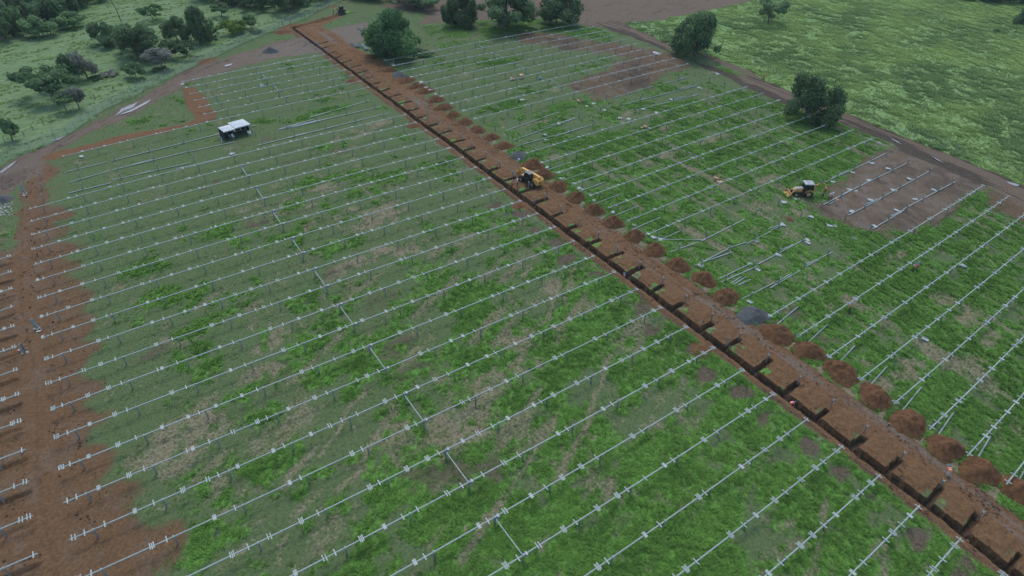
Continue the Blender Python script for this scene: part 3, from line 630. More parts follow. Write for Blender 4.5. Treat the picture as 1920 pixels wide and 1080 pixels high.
# ---- posts standing without tubes
def steel_post(p, rz, label, group):
    root = thing('steel_post', label, 'post', p, rz, group)
    obj('post', POST, root); obj('head', HEAD, root)
    return root
for n in range(-6, 27):
    p = gw(5.55+0.045*max(n-14, 0)+0.15*math.sin(n*2.1), -n*PITCH, 0, 1.4)
    steel_post(p, 0.0, 'pale headed steel post in the service road, %s from far end' % ordw(n+7), 'posts along the service road')
k = 0
for n in (-2, -1, 0):
    for j in range(-5, 6):
        k += 1
        if n == -2 and j == 0: continue
        steel_post(row_pt(-41.5+SPC*j, n), 0, 'bare post near the canopy, %s row from back, %s from left' % (ordw(n+3), ordw(j+6)), 'bare posts in the left field')
for n in (4, 5, 6):
    for j in range(-5, 6):
        steel_post(row_pt(53.4+SPC*j, n), 0, 'bare post in far right field, %s row from back, %s from left' % (ordw(n-3), ordw(j+6)), 'bare posts in the far right field')
for n in (15, 16, 17, 18):
    for j in range(-5, 6):
        steel_post(row_pt(53.4+SPC*j, n), 0, 'bare post near the backhoe, %s row from back, %s from left' % (ordw(n-14), ordw(j+6)), 'bare posts around the backhoe')

# ---- loose tubes, plates and rails lying about
def tube_on_ground(a, c, r=0.10, z=None):
    root_p = a; d = c-a; b = MB(); zz = r+0.02 if z is None else z
    b.cyl((0, 0, zz), (d.x, d.y, zz), r, n=8); return b.mesh('tube', ['galv'])
ntube = 0
def loose_tube(px0, px1, label, z=None, r=0.10):
    a, c = at(*px0), at(*px1)
    o = obj('loose_tube', tube_on_ground(a, c, r, z), None, a)
    return tag(o, label, 'steel tube', 'loose tubes on the ground')
# left field, tubeless rows near the canopy: (start, end) in photograph pixels
L3 = [((126, 323), (200, 305)), ((211, 302), (420, 250)), ((390, 258), (416, 250)), ((130, 343), (207, 321)), ((210, 320), (350, 286)), ((352, 286), (440, 267)), ((248, 310), (285, 300)),
      ((130, 363), (209, 344)), ((214, 338), (358, 306)), ((256, 329), (283, 321)), ((330, 318), (428, 295)), ((471, 238), (480, 236)),
      ((523, 243), (590, 224)), ((580, 221), (694, 189)), ((592, 218), (640, 204)), ((523, 244), (714, 201)), ((540, 238), (600, 226)), ((548, 240), (620, 222)), ((485, 273), (728, 213)), ((540, 259), (575, 250))]
for i, (a, c) in enumerate(sorted(L3, key=lambda t: (t[0][1], t[0][0]))): loose_tube(a, c, 'torque tube on left field grass near the canopy, %s in reading order' % ordw(i+1))
L4 = [((1150, 184), (1223, 163)), ((1232, 161), (1293, 145)), ((1168, 197), (1305, 162)), ((1270, 168), (1308, 160)), ((1190, 208), (1310, 178)), ((1262, 188), (1285, 181)), ((1296, 181), (1307, 178)),
      ((946, 247), (1048, 211)), ((962, 264), (1080, 222)), ((1014, 241), (1080, 222)), ((968, 275), (1115, 234)), ((1040, 257), (1092, 240))]
for i, (a, c) in enumerate(sorted(L4, key=lambda t: (t[0][1], t[0][0]))): loose_tube(a, c, 'torque tube on the ground in far right field, %s in reading order' % ordw(i+1))
L5 = [((1255, 474), (1310, 455)), ((1315, 453), (1394, 413)), ((1303, 499), (1365, 468)), ((1310, 495), (1372, 474)), ((1365, 466), (1400, 455)), ((1240, 450), (1322, 451)),
      ((1400, 458), (1445, 435)), ((1445, 433), (1465, 424)), ((1345, 525), (1408, 495)), ((1352, 530), (1420, 500)), ((1420, 497), (1510, 449)), ((1464, 470), (1486, 460)), ((1375, 535), (1398, 520)), ((1370, 533), (1390, 520)), ((1384, 536), (1407, 525)),
      ((1390, 562), (1450, 532)), ((1444, 541), (1500, 508)), ((1455, 530), (1480, 516)), ((1511, 497), (1560, 474)), ((1512, 500), (1535, 488)), ((1440, 430), (1466, 422)),
      ((1543, 344), (1628, 305)), ((1558, 335), (1590, 320)), ((1625, 306), (1662, 288)), ((1543, 385), (1635, 338)), ((1554, 384), (1565, 378)), ((1577, 367), (1595, 357)), ((1637, 338), (1702, 306)),
      ((1590, 405), (1650, 374)), ((1620, 386), (1645, 374)), ((1648, 374), (1740, 323)), ((1636, 430), (1695, 395)), ((1667, 408), (1690, 396)), ((1692, 394), (1790, 342))]
for i, (a, c) in enumerate(sorted(L5, key=lambda t: (t[0][1], t[0][0]))): loose_tube(a, c, 'torque tube on the ground around the backhoe, %s in reading order' % ordw(i+1))
for i, n in enumerate((8, 9, 10, 11, 12, 13, 14, 19, 20, 21, 22, 23, 24, 25, 26)):
    a, c = row_pt(12.6+0.5*math.sin(n), n, -1.25), row_pt(20.4+0.4*math.sin(n*2), n, -1.15-(0.0 if n < 19 else -0.75))
    o = obj('loose_tube', tube_on_ground(a, c), None, a)
    tag(o, 'spare torque tube beside a row end near soil heaps, %s from back' % ordw(i+1), 'steel tube', 'spare tubes by the row ends')
def plate_stack(p, rz, label, k):
    root = thing('plate_stack', label, 'plates', p, rz, 'bracket plates stacked on the ground')
    for i in range(2+k % 3):
        b = MB(); b.box((rr.uniform(-0.1, 0.1), rr.uniform(-0.1, 0.1), 0.05+i*0.07), (0.62, 0.95, 0.05), Matrix.Rotation(rr.uniform(-0.3, 0.3), 3, 'Z')); obj('plate', b.mesh('plate', ['galv']), root)
    if k % 2: b = MB(); b.box((0.7, 0.15, 0.05), (0.5, 0.8, 0.05), Matrix.Rotation(0.5, 3, 'Z')); obj('plate', b.mesh('plate', ['galv']), root)
PL = [(977, 188), (1047, 233), (1022, 254), (1025, 263), (1100, 200), (1133, 207), (1162, 223), (1112, 195), (1206, 206), (1178, 224), (1230, 212), (1026, 315), (1052, 336), (1085, 355), (1114, 377), (1150, 399), (1188, 423), (1225, 447), (1237, 450), (1313, 500), (1417, 453), (1421, 507), (1459, 480), (1468, 423), (1513, 452), (1514, 456), (1492, 374), (1467, 380), (1562, 342), (1598, 324), (1634, 307), (1665, 318), (1628, 339), (1592, 356), (1704, 337), (1673, 357), (1630, 376), (1597, 398), (1640, 425), (1680, 396), (1715, 375), (1750, 358), (1604, 448), (1555, 425), (1565, 425), (1520, 408), (1406, 567), (1406, 495), (1733, 638), (1805, 500), (154, 295), (790, 142), (787, 154), (799, 165), (817, 177), (735, 121), (987, 58), (433, 290), (1310, 166), (1258, 188)]
for i, (u, v) in enumerate(sorted(PL, key=lambda t: (t[1], t[0]))): plate_stack(at(u, v), rr.uniform(-0.8, 0.8), 'stack of pale bracket plates on the ground, %s in reading order' % ordw(i+1), i)

# ================================================================== PILES
def pile_mesh(seed, r, h, sharp=1.0, dimple=True):
    nr, na = 18, 44; V = [(0, 0, 0)]; rs = np.random.default_rng(seed); ph = rs.random(6)*6.28
    ii, jj = np.meshgrid(np.arange(nr+1), np.arange(na), indexing='ij'); PN = fbm(np.cos(jj*2*math.pi/na)*r*ii/nr*1.5+seed, np.sin(jj*2*math.pi/na)*r*ii/nr*1.5, 5, seed % 7)-0.5
    P = []
    for i in range(nr+1):
        t = i/nr
        for j in range(na):
            a = 2*math.pi*j/na
            edge_ = 1+0.10*math.sin(2*a+ph[0])+0.07*math.sin(3*a+ph[1])+0.04*math.sin(7*a+ph[2])
            x, y = math.cos(a)*r*t*edge_, math.sin(a)*r*t*edge_
            prof = (math.cos(t*math.pi)*0.5+0.5)**0.75*sharp+(1-t)*(1-sharp)
            z = h*prof+0.18*h*(1-t*t)*PN[i, j]*2.6
            if dimple: z -= h*0.22*math.exp(-((x-r*0.10)**2+(y-r*0.18)**2)/(0.05*r*r))
            z = z*min(1, (1-t)*6)-0.12*(t > 0.98)
            P.append((x, y, z))
    F = [(i*na+j, (i+1)*na+j, (i+1)*na+(j+1) % na, i*na+(j+1) % na) for i in range(nr) for j in range(na)]
    b = MB(); b.add(P, F); return b
SOIL_PX = [(1838, 882, 2.45), (1772, 838, 2.4), (1703, 790, 2.5), (1640, 742, 2.4), (1577, 696, 2.5), (1517, 657, 2.35), (1458, 625, 2.45), (1362, 555, 2.3), (1320, 522, 2.2), (1273, 496, 2.15), (1228, 468, 2.2), (1190, 443, 2.0), (1150, 417, 2.1), (1115, 393, 2.0), (1080, 370, 2.0), (1048, 348, 2.2), (1020, 327, 2.3), (1000, 308, 2.5), (945, 272, 2.2), (921, 256, 2.1), (896, 243, 2.0), (873, 227, 2.1), (850, 214, 2.0), (832, 200, 2.2), (817, 185, 2.3), (797, 170, 2.3), (780, 160, 2.3), (762, 149, 2.4), (731, 130, 1.8), (1912, 922, 2.3)]
SOIL_PX.sort(key=lambda t: t[1])
for i, (u, v, r) in enumerate(SOIL_PX):
    me = pile_mesh(100+i, r*1.06, 1.75 if v > 300 else 1.3, 0.7).mesh('soil_pile', ['soil'])
    me.polygons.foreach_set('use_smooth', [True]*len(me.polygons))
    o = obj('soil_pile', me, None, at(u, v+r*1.0), rr.uniform(0, 6))
    if v < 210: o.scale = (1.35, 0.85, 1.0); o.rotation_euler = (0, 0, 0.1)
    tag(o, 'red soil heap right of the service road, %s from the far end' % ordw(i+1), 'soil heap', 'soil heaps along the road')
for (u, v, r, h, mt, lab) in [(1412, 590, 2.7, 1.3, 'gravel', 'large dark grey gravel heap between the red soil heaps, nearest the camera'), (972, 290, 2.3, 1.0, 'gravel', 'dark grey gravel heap just behind the yellow telehandler'), (748, 139, 2.6, 1.0, 'gravel', 'long grey gravel heap under a far row end'),
                              (507, 95, 2.4, 1.5, 'gravel', 'pointed grey gravel heap on the bare track at upper left'), (4, 374, 2.0, 1.0, 'gravel', 'grey gravel heap at the left edge beside the soil path'),
                              (692, 106, 3.0, 0.9, 'soil', 'dark red soil heap at the foot of the big leaning tree'), (1318, 652, 2.2, 0.35, 'soil', 'low red soil spread left of the trench near a row end'), (975, 383, 1.7, 0.3, 'soil', 'low red soil spread left of the trench near the two people'), (662, 150, 2.2, 0.5, 'soil', 'small red soil heap left of the trench on far rows'), (775, 233, 1.9, 0.45, 'soil', 'small red soil heap left of the trench at middle distance'), (532, 58, 3.2, 0.6, 'soil', 'red soil heap at the far end of the trench by the fence'), (1480, 409, 0.9, 0.25, 'soil', 'tiny dark soil heap in grass below the backhoe')]:
    me = pile_mesh(int(u), r, h, 0.6 if h > 1.2 else 0.9, mt == 'soil' and h > 1).mesh('heap', [mt])
    me.polygons.foreach_set('use_smooth', [True]*len(me.polygons))
    tag(obj('gravel_pile' if mt == 'gravel' else 'soil_pile', me, None, at(u, v+2), 0.4*math.sin(u)), lab, 'gravel heap' if mt == 'gravel' else 'soil heap')
# bank of freshly dug soil at the far end
_a, _c = at(552, 53), at(636, 29)
b = MB(); P = []; N = 28
for i in range(N+1):
    t = i/N; p = (_c-_a)*t; w = 1.6*min(1, 6*t+.3, 6*(1-t)+.3)
    nrm = Vector((-(_c-_a).y, (_c-_a).x, 0)).normalized()
    for j, (s, z) in enumerate(((-1.0, -0.1), (-0.5, 0.45), (0.05, 0.75), (0.55, 0.4), (1.0, -0.1))): q = p+nrm*s*w; P.append((q.x, q.y, z*(0.7+0.6*rr.random()) if z > 0 else z))
b.add(P, [(i*5+j, i*5+j+1, (i+1)*5+j+1, (i+1)*5+j) for i in range(N) for j in range(4)])
tag(obj('soil_bank', b.mesh('soil_bank', ['soil']), None, _a), 'long low bank of red soil beside the mini excavator', 'soil bank')

# ================================================================== GRASS
def tuft(name, blades, h, spread, wid, mat, seed, lean=0.6):
    r = random.Random(seed); b = MB()
    for i in range(blades):
        a = r.uniform(0, 6.283); rad = spread*math.sqrt(r.random()); x, y = rad*math.cos(a), rad*math.sin(a)
        a2 = a+r.uniform(-1.0, 1.0); hh = h*r.uniform(0.55, 1.1); ln = lean*hh*r.uniform(0.3, 1.2)
        px_, py_ = -math.sin(a2)*wid/2, math.cos(a2)*wid/2
        tip = (x+math.cos(a2)*ln, y+math.sin(a2)*ln, hh)
        mid = (x+math.cos(a2)*ln*0.4, y+math.sin(a2)*ln*0.4, hh*0.65)
        b.add([(x-px_*.6, y-py_*.6, -0.03), (x+px_*.6, y+py_*.6, -0.03), (mid[0]+px_, mid[1]+py_, mid[2]), (mid[0]-px_, mid[1]-py_, mid[2]), tip], [(0, 1, 2, 3), (3, 2, 4)])
    me = b.mesh(name, [mat]); return bpy.data.objects.new(name, me)
def scatter(name, pts, scl, tint, tufts, label):
    col = bpy.data.collections.new(name+'_tufts')
    for t in tufts: col.objects.link(t)
    me = bpy.data.meshes.new(name); me.vertices.add(len(pts)); me.vertices.foreach_set('co', np.ascontiguousarray(pts, np.float32).ravel())
    a = me.attributes.new('scl', 'FLOAT', 'POINT'); a.data.foreach_set('value', scl.astype(np.float32))
    a = me.attributes.new('tint', 'FLOAT', 'POINT'); a.data.foreach_set('value', tint.astype(np.float32))
    a = me.attributes.new('rot', 'FLOAT_VECTOR', 'POINT'); rv = np.zeros((len(pts), 3), np.float32); rv[:, 2] = RNG.random(len(pts))*6.283; a.data.foreach_set('vector', rv.ravel())
    o = obj(name, me); o['kind'] = 'stuff'; o['label'] = label; o['category'] = 'grass'
    ng = bpy.data.node_groups.new(name+'_scatter', 'GeometryNodeTree')
    ng.interface.new_socket('Geometry', in_out='INPUT', socket_type='NodeSocketGeometry'); ng.interface.new_socket('Geometry', in_out='OUTPUT', socket_type='NodeSocketGeometry')
    N = ng.nodes; Lk = ng.links
    gi = N.new('NodeGroupInput'); go = N.new('NodeGroupOutput'); ip = N.new('GeometryNodeInstanceOnPoints'); ci = N.new('GeometryNodeCollectionInfo')
    ci.inputs['Collection'].default_value = col; ci.inputs['Separate Children'].default_value = True; ci.inputs['Reset Children'].default_value = True
    ip.inputs['Pick Instance'].default_value = True
    na = N.new('GeometryNodeInputNamedAttribute'); na.data_type = 'FLOAT'; na.inputs['Name'].default_value = 'scl'
    nr = N.new('GeometryNodeInputNamedAttribute'); nr.data_type = 'FLOAT_VECTOR'; nr.inputs['Name'].default_value = 'rot'
    Lk.new(gi.outputs[0], ip.inputs['Points']); Lk.new(ci.outputs[0], ip.inputs['Instance'])
    Lk.new(na.outputs['Attribute'], ip.inputs['Scale']); Lk.new(nr.outputs['Attribute'], ip.inputs['Rotation'])
    Lk.new(ip.outputs[0], go.inputs[0])
    md = o.modifiers.new('scatter', 'NODES'); md.node_group = ng
    return o
def in_view(X, Y, pad=0.08):
    wx, wy = grid(X, Y); d = np.stack([wx, wy, np.zeros(X.shape)], -1)-CAM; w = d@FW
    u = (d@RT)/np.maximum(w, 1)*F_PX/960; v = (d@UP)/np.maximum(w, 1)*F_PX/540
    return (w > 10) & (np.abs(u) < 1+pad) & (np.abs(v) < 1+pad*1.5), wx, wy
def sow(n_, box_, key, pw=1.0):
    X = RNG.uniform(box_[0], box_[1], n_); Y = RNG.uniform(box_[2], box_[3], n_)
    ok, wx, wy = in_view(X, Y, 0.12); X, Y, wx, wy = X[ok], Y[ok], wx[ok], wy[ok]
    f = fields(X, Y); dens = key(f, X, Y)
    dens = dens*(trench_depth(X, Y) < 0.01)
    k_ = RNG.random(len(X)) < dens; return X[k_], Y[k_], wx[k_], wy[k_], {a: c[k_] for a, c in f.items()}
# lush clumps in both fields
X, Y, wx, wy, f = sow(900000, (-112, 112, -166, 95), lambda f, X, Y: np.clip(f['lush'], 0, 1)*0.9+0.10*(1-f['soil'])*(1-f['past'])*(1-f['mead']))
z = np.zeros(len(X)); sc = (0.45+0.75*RNG.random(len(X)))*(0.5+0.6*f['lush'])
tn = np.clip(0.45+1.3*(fbm(X/3.5, Y/3.5, 4, 131)-0.5)+0.35*(RNG.random(len(X))-0.5), 0, 1)
scatter('field_grass', np.stack([wx, wy, z], -1), sc, tn, [tuft('grass_tuft', 12, 0.27, 0.22, 0.055, 'grass_lush', s, 1.0) for s in range(5)], 'bright green grass clumps growing between the rows')
print('lush', len(X))
X, Y, wx, wy, f = sow(200000, (-112, 112, -166, 60), lambda f, X, Y: np.clip(np.maximum.reduce([f['dry'], f['brown']*.7, 0.10*f['strip']*(fbm(X/2, Y/2, 3, 171) > .55)]), 0, 1)*0.6)
scatter('dry_grass', np.stack([wx, wy, 0*wx], -1), 0.5+0.6*RNG.random(len(X)), RNG.random(len(X)), [tuft('straw_tuft', 7, 0.16, 0.25, 0.07, 'grass_dry', 20+s, 1.6) for s in range(3)], 'flattened straw coloured dry grass between the rows')
print('dry', len(X))
def clod(name, seed):
    r = random.Random(seed); bm = bmesh.new(); bmesh.ops.create_icosphere(bm, subdivisions=1, radius=0.5)
    for v in bm.verts: v.co *= r.uniform(0.7, 1.15); v.co.z = v.co.z*0.65+0.12
    me = bpy.data.meshes.new(name); bm.to_mesh(me); bm.free(); me.materials.append(M['clod']); return bpy.data.objects.new(name, me)
M['clod'] = leaf_mat('soil_clods', (0.078, 0.045, 0.025), (0.190, 0.125, 0.074), 0.2, True)
X, Y, wx, wy, f = sow(260000, (-104, 16, -166, 92), lambda f, X, Y: np.clip(np.maximum(f['strip']*(0.10+0.9*sstep(.50, .66, fbm(X/1.4, Y/1.4, 4, 191))), f['corr']*0.25*sstep(.5, .65, fbm(X/1.6, Y/1.6, 4, 193))), 0, 1))
scatter('soil_clods', np.stack([wx, wy, 0.03+0*wx], -1), 0.07+0.30*RNG.random(len(X))**3.0, np.clip(0.30+0.35*RNG.normal(size=len(X)), 0, 1), [clod('clod', 5+s) for s in range(4)], 'loose clods of red soil on the service road and soil path').__setitem__('category', 'soil')
print('clods', len(X))
X, Y, wx, wy, f = sow(230000, (95, 420, -150, 60), lambda f, X, Y: f['mead']*(0.5+0.5*sstep(.40, .56, fbm(X/3.2, Y/3.2, 4, 143))))
sc = 0.45+0.55*sstep(.35, .68, fbm(X/3.2, Y/3.2, 4, 143))+0.25*RNG.random(len(X))
tn = np.clip(1.7*(fbm(X/18, Y/11, 4, 145)-0.5)+0.5*(fbm(X/2.4, Y/2.4, 3, 147)-0.5)+0.42, 0, 1)
scatter('meadow_grass', np.stack([wx, wy, 0*wx], -1), sc, tn, [tuft('meadow_tuft', 16, 0.46, 0.45, 0.11, 'grass_tall', 40+s, 0.7) for s in range(4)], 'tall rough meadow grass beyond the right boundary road')
X, Y, wx, wy, f = sow(120000, (-130, 120, 10, 260), lambda f, X, Y: f['past']*sstep(.48, .62, fbm(X/7, Y/1.6, 4, 181))*0.9)
scatter('pasture_grass', np.stack([wx, wy, 0*wx], -1), 0.5+0.7*RNG.random(len(X)), np.clip(0.1+0.6*RNG.random(len(X)), 0, 1), [tuft('pasture_tuft', 9, 0.30, 0.40, 0.13, 'grass_tall', 60+s, 1.2) for s in range(3)], 'short tussocky grass of the left pasture')
print('meadow', len(X))

# ================================================================== TREES
def crown_mesh(seed, kind, leaves, mat, dense=1.0):
    """crown inside radius 1, height 0..1 (z), built of leaf-sized faces on many clumps"""
    r = np.random.default_rng(seed); C = []
    nc = {'round': 34, 'layer': 30, 'tall': 34, 'open': 24, 'bare': 22, 'bush': 26, 'skew': 38}[kind]
    for i in range(nc):
        a = r.random()*6.283; t = math.sqrt(r.random()); zz = r.random()
        if kind == 'round': rad = (0.25+0.75*t)*0.86*math.sqrt(max(0.08, 1-(abs(zz-0.40)/0.62)**2))*(1+0.22*math.sin(2*a+seed)+0.16*math.sin(3*a+2*seed)); z = 0.08+0.76*zz+0.10*math.sin(2*a+3*seed)*zz
        elif kind == 'layer': zz = (int(zz*4)+r.random()*0.35)/4; rad = t*(0.95-0.55*zz); z = 0.06+0.82*zz
        elif kind == 'tall': rad = t*(0.85 if zz < 0.5 else 0.50-0.2*(zz-0.5)); z = 0.05+0.88*zz
        elif kind == 'open': rad = 0.35+0.5*t; z = 0.25+0.55*zz-0.25*(rad-0.5)
        elif kind == 'bare': rad = t*0.8; z = 0.1+0.75*zz
        elif kind == 'skew': rad = (0.2+0.8*t)*0.88*math.sqrt(max(.1, 1-(abs(zz-.36)/.66)**2))*(1+0.24*math.sin(2*a+seed)+0.14*math.sin(3*a)); z = 0.05+0.76*zz+0.08*math.sin(a+seed)*zz
        else: rad = t*0.78; z = 0.05+0.6*zz*(1-0.5*t)
        cx = rad*math.cos(a); cy = rad*math.sin(a)
        if kind == 'skew': cx += 0.25*(z-.4)
        C.append((cx, cy, z, (0.11+0.19*r.random()**1.4)*(0.85 if kind in ('layer', 'open') else 1.0)*(1.0 if z < .7 else .85), r.random()))
    C = np.array(C)
    w = C[:, 3]**2; idx = r.choice(len(C), leaves, p=w/w.sum())
    d = r.normal(size=(leaves, 3)); d /= np.linalg.norm(d, axis=1)[:, None]
    rad = C[idx, 3]*(0.40+0.72*r.random(leaves)**0.55)
    flat = 0.55 if kind in ('layer', 'open') else 0.8
    P = C[idx, :3]+d*rad[:, None]*np.array([1.15, 1.15, flat])
    stray = r.random(leaves) < 0.10; P[stray] += r.normal(size=(stray.sum(), 3))*0.06
    P[:, 2] = np.clip(P[:, 2], 0.01, 1.02)
    nrm = d*0.7+r.normal(size=(leaves, 3))*0.55+np.array([0, 0, 0.35]); nrm /= np.linalg.norm(nrm, axis=1)[:, None]
    tmp = np.where(np.abs(nrm[:, 2:3]) < 0.9, np.array([[0, 0, 1.0]]), np.array([[1.0, 0, 0]]))
    ta = np.cross(nrm, tmp); ta /= np.linalg.norm(ta, axis=1)[:, None]; tb = np.cross(nrm, ta)
    sz = (0.030+0.035*r.random(leaves))*dense*math.sqrt(4500/leaves) ; ang = r.random(leaves)*6.283
    u = (ta*np.cos(ang)[:, None]+tb*np.sin(ang)[:, None]); v = np.cross(nrm, u)
    a_ = P+u*(sz*1.3)[:, None]; b_ = P+v*(sz*0.8)[:, None]+u*(0.1*sz)[:, None]; c_ = P-u*(sz*1.1)[:, None]; d_ = P-v*(sz*0.8)[:, None]+u*(0.1*sz)[:, None]
    V = np.stack([a_, b_, c_, d_], 1).reshape(-1, 3); F4 = np.arange(leaves*4).reshape(-1, 4)
    me = fast_mesh('crown', V, F4, [M[mat]])
    sh = np.clip(0.05+0.70*C[idx, 4]+0.55*(r.random(leaves)-0.35), 0, 1)      # leaf to leaf and clump to clump colour
    at_ = me.attributes.new('leaf_shade', 'FLOAT', 'FACE'); at_.data.foreach_set('value', sh.astype(np.float32))
    return me, C
def trunk_mesh(seed, C, crown_z0, crown_h, R, H, stems=1):
    """tapered trunk with limbs reaching the crown's clumps (real metres)"""
    r = random.Random(seed); b = MB(); tr = max(0.10, 0.030*H)
    for s in range(stems):
        off = Vector((0, 0, 0)) if stems == 1 else Vector((r.uniform(-.25, .25)*R, r.uniform(-.25, .25)*R, 0))
        fork = Vector((off.x*1.5+r.uniform(-0.08, 0.08)*R, off.y*1.5+r.uniform(-0.08, 0.08)*R, crown_z0+crown_h*0.12))
        mid = (off+fork)/2+Vector((r.uniform(-0.06, 0.06)*R, r.uniform(-0.06, 0.06)*R, 0))
        b.path([off+Vector((0, 0, -0.3)), off+Vector((0, 0, 0.15)), mid, fork], [tr*1.5, tr*1.1, tr*0.85, tr*0.65], 8)
        sel = sorted(range(len(C)), key=lambda i: r.random())[:9//stems+2]
        for i in sel:
            e = Vector((C[i, 0]*R, C[i, 1]*R, crown_z0+C[i, 2]*crown_h))
            m1 = fork.lerp(e, 0.45)+Vector((0, 0, -0.06*crown_h))
            b.path([fork, m1, e], [tr*0.45, tr*0.28, tr*0.08], 5)
    return b
CROWNS = {}
def crown_variant(kind, mat, i, leaves):
    k = (kind, mat, i, leaves)
    if k not in CROWNS: CROWNS[k] = crown_mesh(sum(map(ord, kind+mat))*7+i*131, kind, leaves, mat, 0.75 if kind == 'bare' else 1.0)
    return CROWNS[k]
TREE_N = [0]
def tree(base, wpx, hpx, label, kind='round', mat='leaf_mid', group=None, leaves=3600, var=0, cz=0.22, name='tree', stems=1, metres=False, rz=None):
    p = at(*base) if not metres else base
    mpp = depth_of(p)/F_PX if not metres else 1.0
    ray = np.array(p)-CAM; el = math.atan2(-ray[2], math.hypot(ray[0], ray[1]))
    R = wpx*mpp/2*(1.0 if metres else 1.14); H = hpx*mpp/math.cos(el) if not metres else hpx
    if not metres: H = max(H-R*math.tan(el)*0.35, 0.5*H)
    TREE_N[0] += 1; seed = TREE_N[0]
    me, C = crown_variant(kind, mat, var, leaves)
    root = thing(name, label, 'tree' if name == 'tree' else 'bush', p, rr.uniform(0, 6.28) if rz is None else rz, group)
    z0 = H*cz; ch = H-z0
    b = trunk_mesh(seed, C, z0, ch, R, H, stems)
    obj('trunk', b.mesh('trunk', ['bark']), root)
    obj('crown', me, root, (0, 0, z0), 0, (R, R, ch))
    return root
BIG = 8000
for (base, w_, h_, lab, kind, mat, lv, cz, st) in [
    ((744, 101), 104, 84, 'big bright green leaning tree beside the trench top', 'skew', 'leaf_bright', 11000, 0.06, 2),
    ((862, 48), 62, 62, 'dark dense tree left of the central dark pair', 'round', 'leaf_dark', BIG, 0.05, 1),
    ((945, 50), 110, 84, 'widest dark tree at top centre above the rows', 'round', 'leaf_dark', BIG, 0.14, 2),
    ((1046, 46), 78, 58, 'dark domed tree right of the widest dark tree at top', 'round', 'leaf_dark', BIG, 0.16, 2),
    ((1303, 104), 90, 80, 'isolated round dark tree beside the right boundary road', 'round', 'leaf_dark', 10000, 0.04, 1),
    ((1510, 222), 86, 86, 'dark bushy tree growing at the edge of the right rows', 'skew', 'leaf_dark', 10000, 0.03, 1),
    ((1440, 44), 60, 48, 'tree standing alone in the right meadow near the top', 'open', 'leaf_mid', BIG, 0.25, 1),
    ((97, 182), 98, 66, 'large spreading oak-like tree in left pasture', 'open', 'leaf_dark', BIG, 0.14, 1),
    ((137, 150), 40, 50, 'narrow tree behind the large spreading pasture tree', 'tall', 'leaf_mid', 5000, 0.15, 1),
    ((165, 148), 40, 54, 'grey half-bare tree in left pasture', 'bare', 'leaf_grey', 1500, 0.2, 1),
    ((149, 204), 34, 44, 'small grey leafless tree right of the spreading tree', 'bare', 'leaf_grey', 1100, 0.25, 1),
    ((126, 210), 34, 34, 'small light green sapling below the spreading tree', 'open', 'leaf_mid', 1600, 0.5, 1),
    ((24, 264), 34, 42, 'lone small tree at the left edge near the fence', 'round', 'leaf_dark', 4000, 0.3, 1),
    ((76, 70), 48, 38, 'pale green multi-stemmed tree by the wood edge', 'round', 'leaf_mid', 4500, 0.22, 3),
    ((92, 67), 38, 32, 'smaller companion of the pale multi-stemmed tree', 'open', 'leaf_mid', 3500, 0.25, 2),
    ((138, 53), 44, 30, 'low rounded tree right of the wood edge', 'round', 'leaf_mid', 4500, 0.18, 2),
    ((197, 85), 64, 50, 'dark tiered tree in the middle of left pasture', 'layer', 'leaf_dark', 6500, 0.08, 1),
    ((255, 96), 64, 54, 'grey green tree left of the large pasture cluster', 'open', 'leaf_mid', 5500, 0.15, 1),
    ((272, 113), 84, 62, 'widest dark tree of the pasture cluster', 'round', 'leaf_dark', BIG, 0.10, 2),
    ((303, 130), 44, 40, 'greyish small tree in front of the pasture cluster', 'round', 'leaf_grey', 3500, 0.35, 1),
    ((256, 147), 38, 30, 'small green tree near the fence below the cluster', 'round', 'leaf_mid', 3000, 0.3, 1),
    ((287, 39), 40, 30, 'bright lone umbrella tree near the top of pasture', 'open', 'leaf_bright', 4500, 0.28, 1),
    ((335, 78), 46, 48, 'mid green tree right of the pasture cluster', 'round', 'leaf_mid', 5000, 0.18, 1),
    ((375, 83), 52, 66, 'tallest dark tree in the pasture group', 'tall', 'leaf_dark', 6500, 0.12, 2),
    ((350, 107), 46, 34, 'low dark umbrella tree close to the fence', 'open', 'leaf_dark', 4500, 0.28, 1),
    ((416, 32), 34, 26, 'small thin tree near the top left of the wood', 'open', 'leaf_mid', 3000, 0.3, 1),
    ((436, 64), 44, 28, 'yellow green tree by the fence', 'round', 'leaf_yellow', 4500, 0.22, 1),
    ((451, 60), 18, 22, 'small dark tree touching the yellow green tree', 'round', 'leaf_dark', 3000, 0.15, 1),
    ((471, 54), 28, 27, 'slender tree right of the yellow green tree', 'round', 'leaf_mid', 3000, 0.3, 1),
    ((398, 72), 34, 22, 'sparse shrub-like tree behind the fence centre', 'bare', 'leaf_mid', 1500, 0.2, 1),
    ((775, 14), 80, 40, 'dark tree at top edge left of the bare pad', 'round', 'leaf_dark', BIG, 0.12, 1),
    ((1918, 46), 34, 46, 'dark tree cut by the right edge near top', 'tall', 'leaf_dark', 4500, 0.05, 1),
    ((543, 24), 60, 46, 'pale trunked tree at the front of the top wood', 'open', 'leaf_mid', 6000, 0.42, 1)]:
    tree(base, w_, h_, lab, kind, mat, None, lv, TREE_N[0] % 2, cz, 'tree', st)
